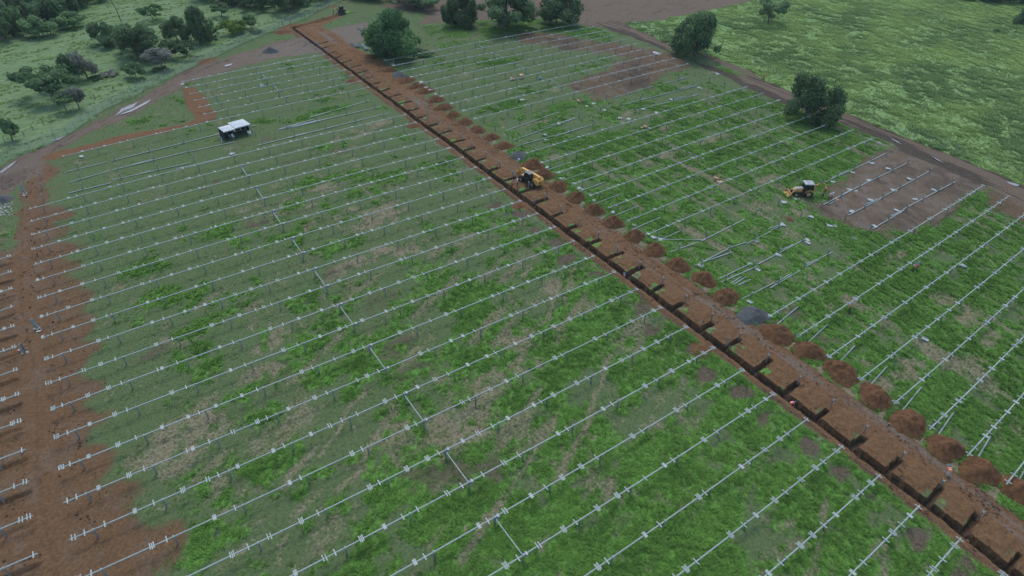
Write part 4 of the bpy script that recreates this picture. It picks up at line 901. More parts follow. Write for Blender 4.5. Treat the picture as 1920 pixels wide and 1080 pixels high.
for (base, w_, h_, lab, mat) in [((205, 140), 34, 12, 'brown bare scrub in left pasture', 'leaf_grey'), ((180, 148), 26, 10, 'low dark bush under the grey trees', 'leaf_dark'), ((1868, 60), 12, 8, 'small dark bush in the right meadow', 'leaf_dark'), ((300, 132), 30, 10, 'low green bush by the fence line', 'leaf_mid'), ((480, 62), 22, 12, 'rounded dark bush left of the two fence workers', 'leaf_dark'), ((790, 102), 40, 10, 'low bush beside the foot of the big leaning tree', 'leaf_bright')]:
    tree(base, w_, h_, lab, 'bush', mat, None, 1800, 0, 0.02, 'bush')
def wood(px_poly, gap, label, group, hh, seed, kinds, lim):
    P = poly_plan(px_poly); r = random.Random(seed); lo, hi = P.min(0), P.max(0); pts = []
    tries = 0
    while tries < 6000 and len(pts) < lim:
        tries += 1; x, y = r.uniform(lo[0], hi[0]), r.uniform(lo[1], hi[1])
        if soft_poly(np.array([x]), np.array([y]), P, 0.01)[0] < 0.5: continue
        if any((x-a)**2+(y-c)**2 < gap*gap for a, c in pts): continue
        pts.append((x, y))
    for i, (x, y) in enumerate(pts):
        k_, m_ = r.choice(kinds); H = hh*r.uniform(0.75, 1.25)
        tree(gw(x, y), gap*r.uniform(1.15, 1.7), H, label, k_, m_, group, 2600, i % 3, 0.10, 'tree', 1, True)
wood([(-70, 100), (0, 82), (50, 66), (100, 48), (150, 24), (196, 4), (215, -25), (-70, -40)], 6.5, 'tree massed in the dark wood at upper left', 'trees of the upper left wood', 8.5, 4, [('round', 'leaf_dark'), ('round', 'leaf_mid'), ('open', 'leaf_mid'), ('round', 'leaf_dark'), ('tall', 'leaf_dark')], 90)
wood([(375, 3), (430, 4), (455, 18), (490, 24), (530, 22), (560, 16), (600, 4), (640, -14), (560, -32), (380, -32)], 7.0, 'tree massed in the dark wood along the top left', 'trees of the top wood', 9.0, 6, [('round', 'leaf_dark'), ('round', 'leaf_dark'), ('open', 'leaf_dark')], 45)
wood([(650, -2), (700, 4), (780, 3), (800, -20), (660, -24)], 7.0, 'dark tree along the top edge above the big leaning tree', 'trees along the top edge', 8.0, 8, [('round', 'leaf_dark')], 12)
wood([(1790, 0), (1860, 6), (1930, 9), (1960, -10), (1800, -14)], 6.0, 'dark tree in the hedge at the top right corner', 'hedge trees at top right', 6.0, 9, [('round', 'leaf_dark')], 22)

# ================================================================== FENCES AND POLE
def fence_post_mesh(arm):
    b = MB(); b.cyl((0, 0, -0.2), (0, 0, 2.15), 0.055, n=6); b.cyl((0, 0, 2.12), (0.0, 0.38*arm, 2.52), 0.05, 0.045, n=6); return b
FP = {1: fence_post_mesh(1).mesh('post', ['galv']), -1: fence_post_mesh(-1).mesh('post', ['galv'])}
def chain_panel(Lb):
    b = MB(); H = 2.05; st = 0.24; t = 0.010
    def wire(x0, z0, x1, z1):
        d = Vector((x1-x0, 0, z1-z0)); 
        if d.length < 1e-3: return
        nn = Vector((-d.z, 0, d.x)).normalized()*t
        b.add([(x0-nn.x, -t*.6, z0-nn.z), (x0+nn.x, -t*.6, z0+nn.z), (x1+nn.x, -t*.6, z1+nn.z), (x1-nn.x, -t*.6, z1-nn.z), (x0, t*.8, z0), (x1, t*.8, z1)], [(0, 1, 2, 3), (1, 4, 5, 2), (4, 0, 3, 5)])
    k_ = -H
    while k_ < Lb:
        x0, z0, x1, z1 = k_, 0.05, k_+H, 0.05+H
        if x0 < 0: z0 += -x0; x0 = 0
        if x1 > Lb: z1 -= x1-Lb; x1 = Lb
        if x1 > x0:
            wire(x0, z0, x1, z1); wire(Lb-x0, z0, Lb-x1, z1)
        k_ += st
    for z_ in (0.06, 1.05, 2.08): wire(0, z_, Lb, z_)
    return b.mesh('mesh_panel', ['galv'])
def fence(pxs, gap, arm, label, panel, name):
    W_ = [at(u, v) for u, v in pxs]; seg = [(W_[i+1]-W_[i]).length for i in range(len(W_)-1)]; tot = sum(seg)
    root = thing(name, label, 'fence', W_[0]); N = max(2, int(round(tot/gap)))
    def along(s):
        for i, l_ in enumerate(seg):
            if s <= l_ or i == len(seg)-1: return W_[i].lerp(W_[i+1], s/l_)
            s -= l_
    pts = [along(tot*i/N) for i in range(N+1)]
    pm = chain_panel(tot/N) if panel else None
    for i, p in enumerate(pts):
        q_ = pts[min(i+1, N)]-pts[max(i-1, 0)]; rz = math.atan2(q_.y, q_.x)
        obj('post', FP[arm], root, p-W_[0], rz)
        if i < N:
            d = pts[i+1]-p; rz = math.atan2(d.y, d.x)
            if panel: obj('mesh_panel', pm, root, p-W_[0], rz, (d.length/(tot/N), 1, 1))
            b = MB()
            for z_, y_ in (((2.2, 0.08), (2.34, 0.2), (2.48, 0.34)) if panel else ((0.5, 0), (1.2, 0), (1.9, 0))): b.cyl((0, y_*arm, z_), (d.length, y_*arm, z_), 0.008, n=3, caps=False)
            obj('wire', b.mesh('wire', ['galv']), root, p-W_[0], rz)
fence([(-40, 326), (20, 296), (70, 278), (130, 252), (192, 208), (320, 145), (460, 80), (572, 33), (622, 9), (680, -14)], 3.0, 1, 'chain-link fence with angled post tops along the left pasture', True, 'chain_link_fence')
fence([(1182, 48), (1210, 52), (1222, 58), (1275, 66), (1290, 74), (1380, 108), (1396, 112), (1428, 128), (1466, 150)], 3.6, -1, 'far stretch of wire fence with angled posts beyond the right boundary road', False, 'wire_fence')
fence([(1566, 188), (1588, 200), (1611, 212), (1632, 222), (1658, 233), (1683, 243), (1703, 257), (1755, 272), (1778, 283), (1805, 295), (1835, 305), (1866, 316), (1888, 328), (1960, 356)], 3.4, -1, 'near stretch of wire fence with angled posts beyond the right boundary road', False, 'wire_fence')
b = MB()
def wooden_fence(pxs, label):
    root = thing('wooden_fence', label, 'fence', at(*pxs[0])); base = at(*pxs[0]); last = None
    for u, v in pxs:
        p = at(u, v)-base; b = MB(); h = rr.uniform(1.1, 1.5); b.cyl((0, 0, -0.2), (rr.uniform(-.06, .06), 0, h), 0.07, 0.055, n=6); obj('post', b.mesh('post', ['wood']), root, p)
        if last is not None:
            b = MB(); d = p-last
            for z_ in (0.45, 0.95): b.cyl((0, 0, z_), (d.x, d.y, z_), 0.008, n=3, caps=False)
            obj('wire', b.mesh('wire', ['galv_dark']), root, last)
        last = p
wooden_fence([(10, 268), (46, 256), (63, 244), (83, 235), (98, 228), (115, 217), (179, 187), (213, 170), (240, 152), (330, 103), (365, 92), (377, 96)], 'old line of dark wooden posts in the left pasture')
wooden_fence([(487, 48), (503, 41), (511, 39), (520, 36), (560, 22)], 'short line of dark wooden posts under the top wood')
p = at(228, 41); hh = 38*depth_of(p)/F_PX/0.95
root = thing('utility_pole', 'leaning thin dark utility pole in the left pasture', 'pole', p)
b = MB(); b.path([(0, 0, -0.5), (-0.3, 0, hh*0.5), (-1.1, 0, hh)], [0.17, 0.14, 0.10], 8); obj('pole', b.mesh('pole', ['wood']), root)
b = MB(); b.box((-1.08, 0, hh-0.5), (1.2, 0.1, 0.12)); obj('cross_arm', b.mesh('cross_arm', ['wood']), root)
# puddles
def puddle(pxs, i):
    P = [at(u, v) for u, v in pxs]; c = sum(P, Vector())/len(P); n = len(P)
    me = bpy.data.meshes.new('puddle'); fine = []
    for j in range(n):
        a, d = P[j]-c, P[(j+1) % n]-c
        for t in (0, 0.34, 0.67): fine.append(a.lerp(d, t)*(1+rr.uniform(-.10, .10)))
    me.from_pydata([(q.x, q.y, 0.0) for q in fine], [], [tuple(range(len(fine)))]); me.materials.append(M['water']); me.update()
    o = obj('puddle', me, None, (c.x, c.y, 0.06)); o['kind'] = 'structure'
for i, q in enumerate([[(216, 218), (230, 209), (250, 201), (258, 192), (246, 196), (228, 204)], [(222, 216), (250, 204), (272, 192), (284, 186), (276, 194), (246, 210)], [(90, 268), (108, 260), (124, 255), (112, 262)], [(334, 158), (346, 155), (344, 159), (336, 160)], [(420, 123), (437, 119), (434, 122), (424, 125)], [(0, 322), (18, 309), (34, 300), (20, 313), (2, 326)], [(1888, 340), (1912, 347), (1906, 350), (1890, 344)], [(1335, 133), (1350, 139), (1346, 140), (1334, 136)], [(1636, 262), (1650, 268), (1664, 275), (1650, 270)], [(1668, 258), (1684, 266), (1690, 271), (1678, 265)], [(1600, 243), (1612, 249), (1620, 254), (1608, 249)], [(1745, 292), (1762, 301), (1770, 306), (1756, 300)], [(1225, 96), (1240, 101), (1236, 103), (1224, 99)]]): puddle(q, i)

# ================================================================== MACHINES
def wheel(parent, c, r, w, hub='yellow_dusty', lugs=True):
    """tyre (with lugs) > rim; axle along local y"""
    b = MB(); n = 18
    prof = [(-w/2, r*0.72), (-w/2, r*0.95), (-w*0.38, r), (w*0.38, r), (w/2, r*0.95), (w/2, r*0.72), (w*0.3, r*0.6), (-w*0.3, r*0.6)]
    P = []; m = len(prof)
    for i in range(n):
        t = 2*math.pi*i/n
        for y, q in prof: P.append((q*math.cos(t), y, q*math.sin(t)))
    F = [(i*m+j, ((i+1) % n)*m+j, ((i+1) % n)*m+(j+1) % m, i*m+(j+1) % m) for i in range(n) for j in range(m)]
    b.add(P, F)
    if lugs:
        for i in range(n):
            t = 2*math.pi*(i+.5)/n; s = 1 if i % 2 else -1
            b.box((r*1.01*math.cos(t), s*w*0.2, r*1.01*math.sin(t)), (0.10, w*0.5, 0.07), Matrix.Rotation(-t, 3, 'Y'))
    ty = obj('wheel', b.mesh('wheel', ['black']), parent, c)
    b = MB(); b.cyl((0, -w*0.32, 0), (0, w*0.32, 0), r*0.60, n=14); b.cyl((0, -w*0.40, 0), (0, w*0.40, 0), r*0.22, n=10, mat=1)
    obj('rim', b.mesh('rim', [hub, 'grey_metal']), ty)
    return ty
def part(name, parent, mats, fn):
    b = MB(); fn(b); return obj(name, b.mesh(name, mats if isinstance(mats, list) else [mats]), parent)
def heading(a, c): d = at(*c)-at(*a); return math.atan2(d.y, d.x)
def Ry(a): return Matrix.Rotation(a, 3, 'Y')

# ---- backhoe loader (x forward)
def backhoe():
    p = at(1505, 366); rz = heading((1540, 364), (1475, 362))
    R = thing('backhoe_loader', 'dusty yellow backhoe loader with black cab on the right field grass', 'backhoe', p, rz); R.scale = (1.08,)*3
    part('chassis', R, ['yellow_dusty', 'dark_metal'], lambda b: (b.box((0.35, 0, 0.75), (3.5, 0.85, 0.45), mat=1), b.box((-1.45, 0, 0.7), (0.5, 1.5, 0.5), mat=1)))
    part('hood', R, ['yellow_dusty', 'grey_metal'], lambda b: (b.prism([(0.55, 0.9), (2.2, 0.85), (2.2, 1.35), (1.95, 1.55), (0.55, 1.72)], -0.48, 0.48), b.prism([(0.6, 1.72), (1.9, 1.57), (1.9, 1.62), (0.6, 1.78)], -0.4, 0.4, mat=1), b.box((2.22, 0, 1.1), (0.05, 0.8, 0.4), mat=1)))
    part('exhaust_stack', R, 'dark_metal', lambda b: (b.cyl((1.05, -0.3, 1.6), (1.05, -0.3, 2.55), 0.06),))
    cab = part('cab', R, ['black', 'glass'], lambda b: (b.prism([(-1.25, 1.05), (0.5, 1.05), (0.55, 1.6), (0.32, 2.62), (-1.2, 2.62)], -0.72, 0.72, mat=1), [b.cyl((x0, y, 1.05), (x1, y, 2.62), 0.05, n=6) for y in (-0.73, 0.73) for x0, x1 in ((-1.26, -1.2), (-0.4, -0.42), (0.54, 0.33))]))
    part('roof', R, ['grey_metal', 'canvas'], lambda b: (b.prism([(-1.45, 2.62), (0.55, 2.62), (0.5, 2.78), (0.2, 2.84), (-1.3, 2.82)], -0.86, 0.86), b.box((0.42, 0, 2.77), (0.22, 1.5, 0.14), mat=1)))
    for y in (-0.78, 0.78):
        part('fender', R, 'yellow_dusty', lambda b: b.prism([(-1.35, 1.0), (-1.25, 1.35), (-0.9, 1.55), (-0.35, 1.5), (0.05, 1.2), (0.1, 0.95), (0.0, 0.95), (-0.1, 1.12), (-0.4, 1.38), (-0.88, 1.42), (-1.15, 1.25), (-1.24, 0.98)], y-0.26, y+0.26))
        part('step', R, 'dark_metal', lambda b: b.box((0.35, y, 0.62), (0.5, 0.3, 0.3)))
        wheel(R, (-0.62, y*1.05, 0.72), 0.72, 0.45)
        wheel(R, (1.72, y*1.0, 0.46), 0.46, 0.32)
    arm = part('loader_arm', R, 'yellow_dusty', lambda b: [(b.path([(0.75, y, 1.45), (1.7, y, 1.35), (2.35, y, 0.95), (2.75, y, 0.5)], [0.10, 0.12, 0.11, 0.09], 4), b.cyl((1.0, y, 1.0), (2.2, y, 1.05), 0.05, n=6)) for y in (-0.55, 0.55)]+[b.box((2.0, 0, 1.15), (0.14, 1.1, 0.14))])
    part('front_bucket', R, ['yellow_dusty', 'mud'], lambda b: (b.prism([(2.75, 0.75), (2.72, 0.2), (3.0, 0.08), (3.55, 0.10), (3.5, 0.16), (3.05, 0.17), (2.86, 0.28), (2.9, 0.78)], -1.1, 1.1), b.prism([(2.75, 0.75), (2.72, 0.2), (3.0, 0.08), (3.55, 0.1)], -1.16, -1.104, mat=1), b.prism([(2.75, 0.75), (2.72, 0.2), (3.0, 0.08), (3.55, 0.1)], 1.104, 1.16, mat=1)))
    part('boom', R, ['yellow_dusty', 'dark_metal'], lambda b: (b.path([(-1.75, 0, 0.8), (-1.95, 0, 1.7), (-2.05, 0, 2.35), (-2.45, 0, 2.55)], [0.17, 0.2, 0.17, 0.12], 4), b.cyl((-1.7, 0, 1.3), (-2.3, 0, 2.6), 0.05, n=6, mat=1)))
    part('dipper_arm', R, ['yellow_dusty', 'dark_metal'], lambda b: (b.path([(-2.25, 0, 2.65), (-3.1, 0, 2.75), (-3.55, 0, 2.55), (-3.75, 0, 1.2), (-3.7, 0, 0.6)], [0.10, 0.15, 0.17, 0.13, 0.09], 4), b.cyl((-2.5, 0, 2.85), (-3.4, 0, 2.85), 0.05, n=6, mat=1)))
    part('digging_bucket', R, 'dark_metal', lambda b: b.prism([(-3.55, 0.6), (-3.9, 0.55), (-4.0, 0.2), (-3.75, 0.0), (-3.45, 0.05), (-3.5, 0.12), (-3.7, 0.1), (-3.88, 0.25), (-3.8, 0.46)], -0.32, 0.32))
    for y in (-0.95, 0.95): part('stabiliser', R, ['dark_metal', 'grey_metal'], lambda b: (b.cyl((-1.55, y*0.6, 0.85), (-1.6, y*1.35, 0.12), 0.09, n=6), b.box((-1.6, y*1.4, 0.06), (0.45, 0.4, 0.1)), b.cyl((-1.55, y*0.7, 1.15), (-1.58, y*1.15, 0.4), 0.06, n=6, mat=1)))
    part('side_mirror', R, 'black', lambda b: (b.box((0.75, -0.95, 1.95), (0.06, 0.2, 0.3)), b.box((0.75, 0.95, 1.95), (0.06, 0.2, 0.3))))
backhoe()
# ---- telehandler (x forward)
def telehandler():
    p = at(994, 343); rz = heading((1014, 353), (972, 331))
    R = thing('telehandler', 'yellow telehandler with black cab parked on the red service road', 'telehandler', p, rz); R.scale = (1.1,)*3
    part('chassis', R, ['yellow', 'dark_metal'], lambda b: (b.prism([(-2.3, 0.75), (2.2, 0.75), (2.3, 0.95), (1.9, 1.05), (-1.4, 1.15), (-2.4, 1.5), (-2.55, 1.1)], -0.55, 0.55), b.box((0, 0, 0.65), (3.6, 0.8, 0.3), mat=1)))
    part('rear_body', R, ['yellow', 'dark_metal'], lambda b: (b.prism([(-2.75, 0.7), (-1.5, 0.85), (-1.45, 1.7), (-2.3, 1.95), (-2.8, 1.55)], -0.85, 0.85), b.box((-2.78, 0.25, 1.15), (0.08, 0.35, 0.4), mat=1)))
    part('engine_cover', R, ['yellow'], lambda b: b.prism([(-1.3, 0.95), (1.0, 0.95), (1.0, 1.35), (-1.3, 1.5)], -1.05, -0.35))
    part('cab', R, ['black', 'glass'], lambda b: (b.prism([(-0.95, 0.95), (0.75, 0.95), (0.9, 1.5), (0.5, 2.45), (-0.7, 2.5), (-1.0, 1.7)], 0.22, 1.1, mat=1), [b.cyl((x0, y, 0.95), (x1, y, 2.46), 0.045, n=6) for y in (0.22, 1.1) for x0, x1 in ((-0.95, -0.7), (0.82, 0.5))]))
    part('roof', R, ['grey_metal', 'black'], lambda b: (b.prism([(-0.78, 2.48), (0.58, 2.46), (0.5, 2.58), (-0.6, 2.62)], 0.18, 1.14), [b.box((x, 0.66, 2.62), (0.05, 0.9, 0.04), mat=1) for x in (-0.4, -0.1, 0.2)]))
    part('boom', R, ['yellow', 'dark_metal'], lambda b: (b.prism([(-2.6, 1.95), (-2.5, 1.62), (2.3, 2.05), (2.3, 2.42), (-2.3, 2.35)], -0.22, 0.22), b.box((-2.3, 0, 2.0), (0.5, 0.7, 0.5), mat=0)))
    part('inner_boom', R, ['yellow', 'dark_metal'], lambda b: (b.prism([(2.2, 2.1), (2.9, 2.2), (3.35, 1.75), (3.3, 1.1), (3.0, 1.1), (3.02, 1.6), (2.8, 1.9), (2.2, 1.92)], -0.16, 0.16), b.cyl((2.4, 0, 2.42), (3.2, 0, 2.0), 0.06, n=6, mat=1)))
    part('carriage', R, ['yellow', 'dark_metal'], lambda b: (b.box((3.3, 0, 1.0), (0.14, 1.1, 0.9), mat=0), b.box((3.4, 0, 0.75), (0.1, 1.2, 0.12), mat=1)))
    for y in (-0.35, 0.35): part('fork', R, 'dark_metal', lambda b: (b.box((3.45, y, 0.85), (0.07, 0.13, 0.95)), b.box((4.0, y, 0.38), (1.15, 0.13, 0.06))))
    for y in (-1.0, 1.0):
        for x in (1.55, -1.45): wheel(R, (x, y, 0.62), 0.62, 0.42, 'mud')
        part('mudguard', R, 'black', lambda b: b.prism([(0.85, 1.0), (1.05, 1.32), (2.05, 1.32), (2.25, 1.0), (2.2, 1.0), (2.0, 1.25), (1.1, 1.25), (0.92, 1.0)], y-0.22, y+0.22))
telehandler()
# ---- tracked excavator (x forward, small)
def excavator(p, rz, s, label, body, boomz=1.0):
    R = thing('excavator', label, 'excavator', p, rz); R.scale = (s, s, s)
    for y in (-0.62, 0.62): part('track', R, ['black', 'dark_metal'], lambda b: (b.prism([(-1.0, 0.0), (1.0, 0.0), (1.2, 0.2), (1.15, 0.45), (0.95, 0.55), (-0.95, 0.55), (-1.15, 0.45), (-1.2, 0.2)], y-0.17, y+0.17), [b.cyl((x, y-0.19, 0.25), (x, y+0.19, 0.25), 0.17, n=10, mat=1) for x in (-0.9, -0.3, 0.3, 0.9)]))
    part('undercarriage', R, 'dark_metal', lambda b: b.box((0, 0, 0.5), (0.9, 1.0, 0.3)))
    part('house', R, [body, 'dark_metal'], lambda b: (b.prism([(-1.15, 0.7), (0.7, 0.7), (0.7, 1.0), (-0.3, 1.25), (-1.1, 1.35), (-1.25, 1.0)], -0.72, 0.72), b.box((0, 0, 0.68), (1.2, 1.1, 0.1), mat=1)))
    part('cab', R, ['black', 'glass'], lambda b: (b.prism([(-0.5, 1.0), (0.62, 0.95), (0.7, 1.5), (0.5, 2.3), (-0.5, 2.3)], -0.05, 0.66, mat=1), [b.cyl((x0, y, 0.98), (x1, y, 2.3), 0.04, n=6) for y in (-0.05, 0.66) for x0, x1 in ((-0.5, -0.5), (0.66, 0.5))]))
    part('roof', R, ['dark_metal'], lambda b: b.box((0, 0.3, 2.34), (1.15, 0.85, 0.09)))
    part('boom', R, ['yellow', 'dark_metal'], lambda b: (b.path([(0.6, -0.1, 0.95), (1.15, -0.1, 1.9*boomz), (1.9, -0.1, 2.0*boomz), (2.5, -0.1, 1.7*boomz)], [0.13, 0.14, 0.12, 0.09], 4), b.cyl((0.8, -0.1, 1.0), (1.5, -0.1, 1.85*boomz), 0.05, n=6, mat=1)))
    part('dipper_arm', R, [body], lambda b: b.path([(2.3, -0.1, 1.85*boomz), (2.65, -0.1, 1.3), (2.75, -0.1, 0.5)], [0.08, 0.11, 0.07], 4))
    part('bucket', R, ['dark_metal'], lambda b: b.prism([(2.6, 0.55), (2.9, 0.5), (3.0, 0.2), (2.75, 0.0), (2.45, 0.05), (2.5, 0.12), (2.7, 0.12), (2.85, 0.25), (2.8, 0.42)], -0.3, 0.1))
    part('dozer_blade', R, [body], lambda b: b.box((1.45, 0, 0.22), (0.08, 1.5, 0.35)))
excavator(at(640, 27), heading((640, 27), (612, 34)), 1.25, 'dark mini excavator digging beside the red soil bank at top', 'dark_metal')
excavator(at(1021, 13), heading((1021, 13), (1000, 2)), 1.4, 'yellow and black excavator on the bare pad behind dark trees', 'yellow', 1.15)

# ================================================================== CANOPIES, CHAIRS, BOXES
def canopy(p, rz, w, d, h, label, back):
    R = thing('canopy_tent', label, 'canopy', p, rz)
    def roof(b):
        n = 6; P = []
        for i in range(n+1):
            for j in range(n+1):
                x, y = w*i/n, d*j/n; e = min(i, n-i)/n*2; g = min(j, n-j)/n*2
                P.append((x, y, h+0.32*min(e*1.6, g*1.1, 1)+0.02*math.sin(i*3.1+j*2.3)))
        F = [(i*(n+1)+j, (i+1)*(n+1)+j, (i+1)*(n+1)+j+1, i*(n+1)+j+1) for i in range(n) for j in range(n)]; b.add(P, F)
        for (x0, y0, x1, y1) in ((0, 0, w, 0), (0, d, w, d), (0, 0, 0, d), (w, 0, w, d)): b.add([(x0, y0, h), (x1, y1, h), (x1, y1, h-0.22), (x0, y0, h-0.22)], [(0, 1, 2, 3)])
    part('roof', R, 'canvas', roof)
    for x, y in ((0.05, 0.05), (w-0.05, 0.05), (w-0.05, d-0.05), (0.05, d-0.05)): part('leg', R, 'dark_metal', lambda b: (b.cyl((x, y, 0), (x, y, h), 0.03, n=6), b.box((x, y, 0.02), (0.14, 0.14, 0.03))))
    for seg in back:
        def wall(b, seg=seg):
            x0, y0, x1, y1 = seg; P = []; n = 8
            for i in range(n+1):
                t = i/n; wv = 0.05*math.sin(i*2.4)
                for z in (0.0, h-0.1): P.append((x0+(x1-x0)*t+wv*(y1 != y0), y0+(y1-y0)*t+wv*(x1 != x0), z))
            b.add(P, [(2*i, 2*i+2, 2*i+3, 2*i+1) for i in range(n)])
        part('side_wall', R, 'black_cloth', wall)
_p0, _p1 = at(424, 265), at(474, 251); _rz = math.atan2((_p1-_p0).y, (_p1-_p0).x); _L = (_p1-_p0).length
canopy(_p0, _rz, _L*0.42, 3.2, 2.3, 'smaller white canopy roof at left of the pair, dark side walls', [(0, 3.2, _L*0.42, 3.2), (0, 0, 0, 3.2)])
_d = (_p1-_p0).normalized(); _nn = Vector((-_d.y, _d.x, 0))
canopy(_p0+_d*_L*0.42+_nn*0.1, _rz, _L*0.58, 3.9, 2.42, 'larger white canopy roof at right of the pair, dark back wall', [(0, 3.9, _L*0.58, 3.9), (_L*0.58, 1.6, _L*0.58, 3.9)])
def chair(p, rz, label):
    R = thing('plastic_chair', label, 'chair', p, rz, 'white chairs under the canopy')
    part('seat', R, 'white', lambda b: b.box((0, 0, 0.44), (0.46, 0.46, 0.05)))
    part('backrest', R, 'white', lambda b: b.box((-0.24, 0, 0.72), (0.05, 0.44, 0.5), Ry(-0.18)))
    for y in (-0.24, 0.24): part('armrest', R, 'white', lambda b: (b.box((0, y, 0.66), (0.42, 0.06, 0.04)), b.box((0.18, y, 0.55), (0.05, 0.05, 0.22))))
    for x in (-0.2, 0.2):
        for y in (-0.2, 0.2): part('leg', R, 'white', lambda b: b.cyl((x, y, 0.43), (x*1.15, y*1.15, 0), 0.03, 0.025, n=6))
chair(at(438, 259), _rz-1.3, 'white plastic chair under the smaller canopy'); chair(at(469, 253), _rz-1.9, 'white plastic chair at the right end of the larger canopy'); chair(at(430, 258), _rz-0.8, 'white plastic chair in the left corner of the smaller canopy')
def carton(p, rz, s, label, open_=True):
    R = thing('cardboard_box', label, 'box', p, rz, 'cardboard boxes in the right field'); sx, sy, sz = s; t = 0.03
    for c, q in (((sx/2, 0, sz/2), (t, sy, sz)), ((-sx/2, 0, sz/2), (t, sy, sz)), ((0, sy/2, sz/2), (sx-t, t, sz)), ((0, -sy/2, sz/2), (sx-t, t, sz))): part('side', R, 'carton', lambda b: b.box(c, q))
    part('base', R, 'carton', lambda b: b.box((0, 0, 0.05), (sx-t, sy-t, 0.04)))
    if open_:
        for sg in (1, -1): part('flap', R, 'carton', lambda b: b.box((sg*(sx/2+0.16), 0, sz-0.1), (0.35, sy, 0.02), Ry(sg*0.65)))
    else: part('lid', R, 'carton', lambda b: b.box((0, 0, sz+0.015), (sx+0.02, sy+0.02, 0.03)))
carton(at(962, 149), 0.3, (1.3, 1.0, 0.8), 'flattened pale cardboard box beside the taller carton, far right field'); carton(at(977, 147), 0.2, (1.1, 0.9, 1.1), 'tall open cardboard box beside the flattened one, far right field', False)
carton(at(1087, 192), 0.1, (1.1, 0.9, 0.9), 'square cardboard box on grass near the bare brown patch'); carton(at(1211, 240), 0.35, (1.05, 0.9, 0.9), 'cardboard box behind a row in the middle of the right field'); carton(at(1203, 241), 0.35, (0.5, 0.5, 0.35), 'small carton left of the box in the middle of right field', False)
carton(at(1343, 337), 0.4, (1.0, 1.0, 0.95), 'upright cardboard box of the pair left of the backhoe'); carton(at(1351, 341), 0.3, (1.6, 1.0, 0.45), 'low opened cardboard box of the pair left of the backhoe')
# stacked steel beams by the leaning tree, loose rails, leaning channels, stakes
def beam_stack(a, c, label, rows, cols):
    A, C_ = at(*a), at(*c); d = C_-A; R = thing('beam_stack', label, 'steel beams', A, math.atan2(d.y, d.x), 'steel beam stacks by the leaning tree'); Ln = d.length
    for sg in (0.2, 0.8): part('timber', R, 'pallet', lambda b: b.box((Ln*sg, 0, 0.05), (0.12, cols*0.26+0.1, 0.1)))
    for i in range(rows):
        for j in range(cols): part('beam', R, 'galv', lambda b: (b.box((Ln/2+rr.uniform(-.08, .08), (j-(cols-1)/2)*0.26, 0.12+i*0.17), (Ln, 0.2, 0.02)), b.box((Ln/2, (j-(cols-1)/2)*0.26-0.09, 0.19+i*0.17), (Ln, 0.015, 0.14)), b.box((Ln/2, (j-(cols-1)/2)*0.26+0.09, 0.19+i*0.17), (Ln, 0.015, 0.14))))
beam_stack((660, 83), (671, 90), 'stack of pale steel beams nearest the trench by the leaning tree', 3, 5); beam_stack((679, 85), (688, 95), 'second stack of pale steel beams under the leaning tree edge', 3, 4); beam_stack((671, 53), (679, 58), 'stack of beams left of the leaning tree crown', 2, 3)
for i, (a, c) in enumerate([((650, 42), (657, 45)), ((797, 17), (806, 20)), ((819, 26), (829, 30)), ((1228, 273), (1260, 274)), ((1291, 286), (1320, 299)), ((988, 1), (999, 3)), ((1432, 408), (1450, 418)), ((1631, 455), (1655, 468)), ((1175, 224), (1190, 232)), ((1033, 151), (1048, 160)), ((1100, 192), (1118, 201)), ((412, 256), (417, 268))]):
    tag(obj('loose_rail', tube_on_ground(at(*a), at(*c), 0.07), None, at(*a)), 'thin loose rail lying alone on open ground, %s in reading order' % ordw(i+1), 'rail', 'single loose rails')
def leaning_channel(u, v, rz, label, h):
    R = thing('steel_channel', label, 'channel', at(u, v), rz)
    part('channel', R, 'grey_metal', lambda b: (b.box((0.1, 0, h/2), (0.05, 0.42, h), Ry(0.10)), b.box((0.18, 0.2, h/2), (0.16, 0.03, h), Ry(0.10)), b.box((0.18, -0.2, h/2), (0.16, 0.03, h), Ry(0.10))))
    part('foot_plate', R, 'galv', lambda b: b.box((0.15, 0, 0.04), (0.75, 0.6, 0.07))); part('brace', R, 'galv', lambda b: b.cyl((-0.9, 0.1, 0.02), (0.1, 0, h*0.55), 0.045, n=6))
    part('marker', R, ['white', 'red'], lambda b: (b.box((-0.75, 0.55, 0.12), (0.55, 0.12, 0.10), Matrix.Rotation(0.6, 3, 'Z')), b.box((-1.05, 0.33, 0.12), (0.2, 0.125, 0.105), Matrix.Rotation(0.6, 3, 'Z'), mat=1)))
leaning_channel(48, 363, 1.9, 'upright grey steel channel on dark soil at the far end of the path', 2.0); leaning_channel(71, 616, 2.3, 'grey steel channel propped with braces at the end of a left row', 1.9); leaning_channel(45, 662, -0.6, 'grey steel channel standing in the middle of the soil path', 1.8)
def stake(u, v, h, label, two=False):
    R = thing('stake', label, 'stake', at(u, v)); part('stake', R, 'galv_dark', lambda b: (b.box((0, 0, h/2-0.15), (0.09, 0.09, h+0.3)),)+((b.box((0.45, 0.1, h/2-0.2), (0.08, 0.08, h+0.1)),) if two else ()))
for (u, v, h, lab, two) in [(1361, 648, 1.6, 'pair of thin metal stakes beside the spur trench corner', True), (1000, 381, 1.5, 'pair of thin stakes on the block below the telehandler', True), (680, 147, 1.6, 'pair of stakes at the far trench near a row end', True), (801, 229, 1.6, 'pair of stakes at the middle trench', True), (800, 333, 1.7, 'single black stake standing among left field rows', False), (343, 190, 1.6, 'pair of white stakes on the red strip corner', True), (1099, 42, 1.6, 'thin stake beside the top right row end', False)]: stake(u, v, h, lab, two)
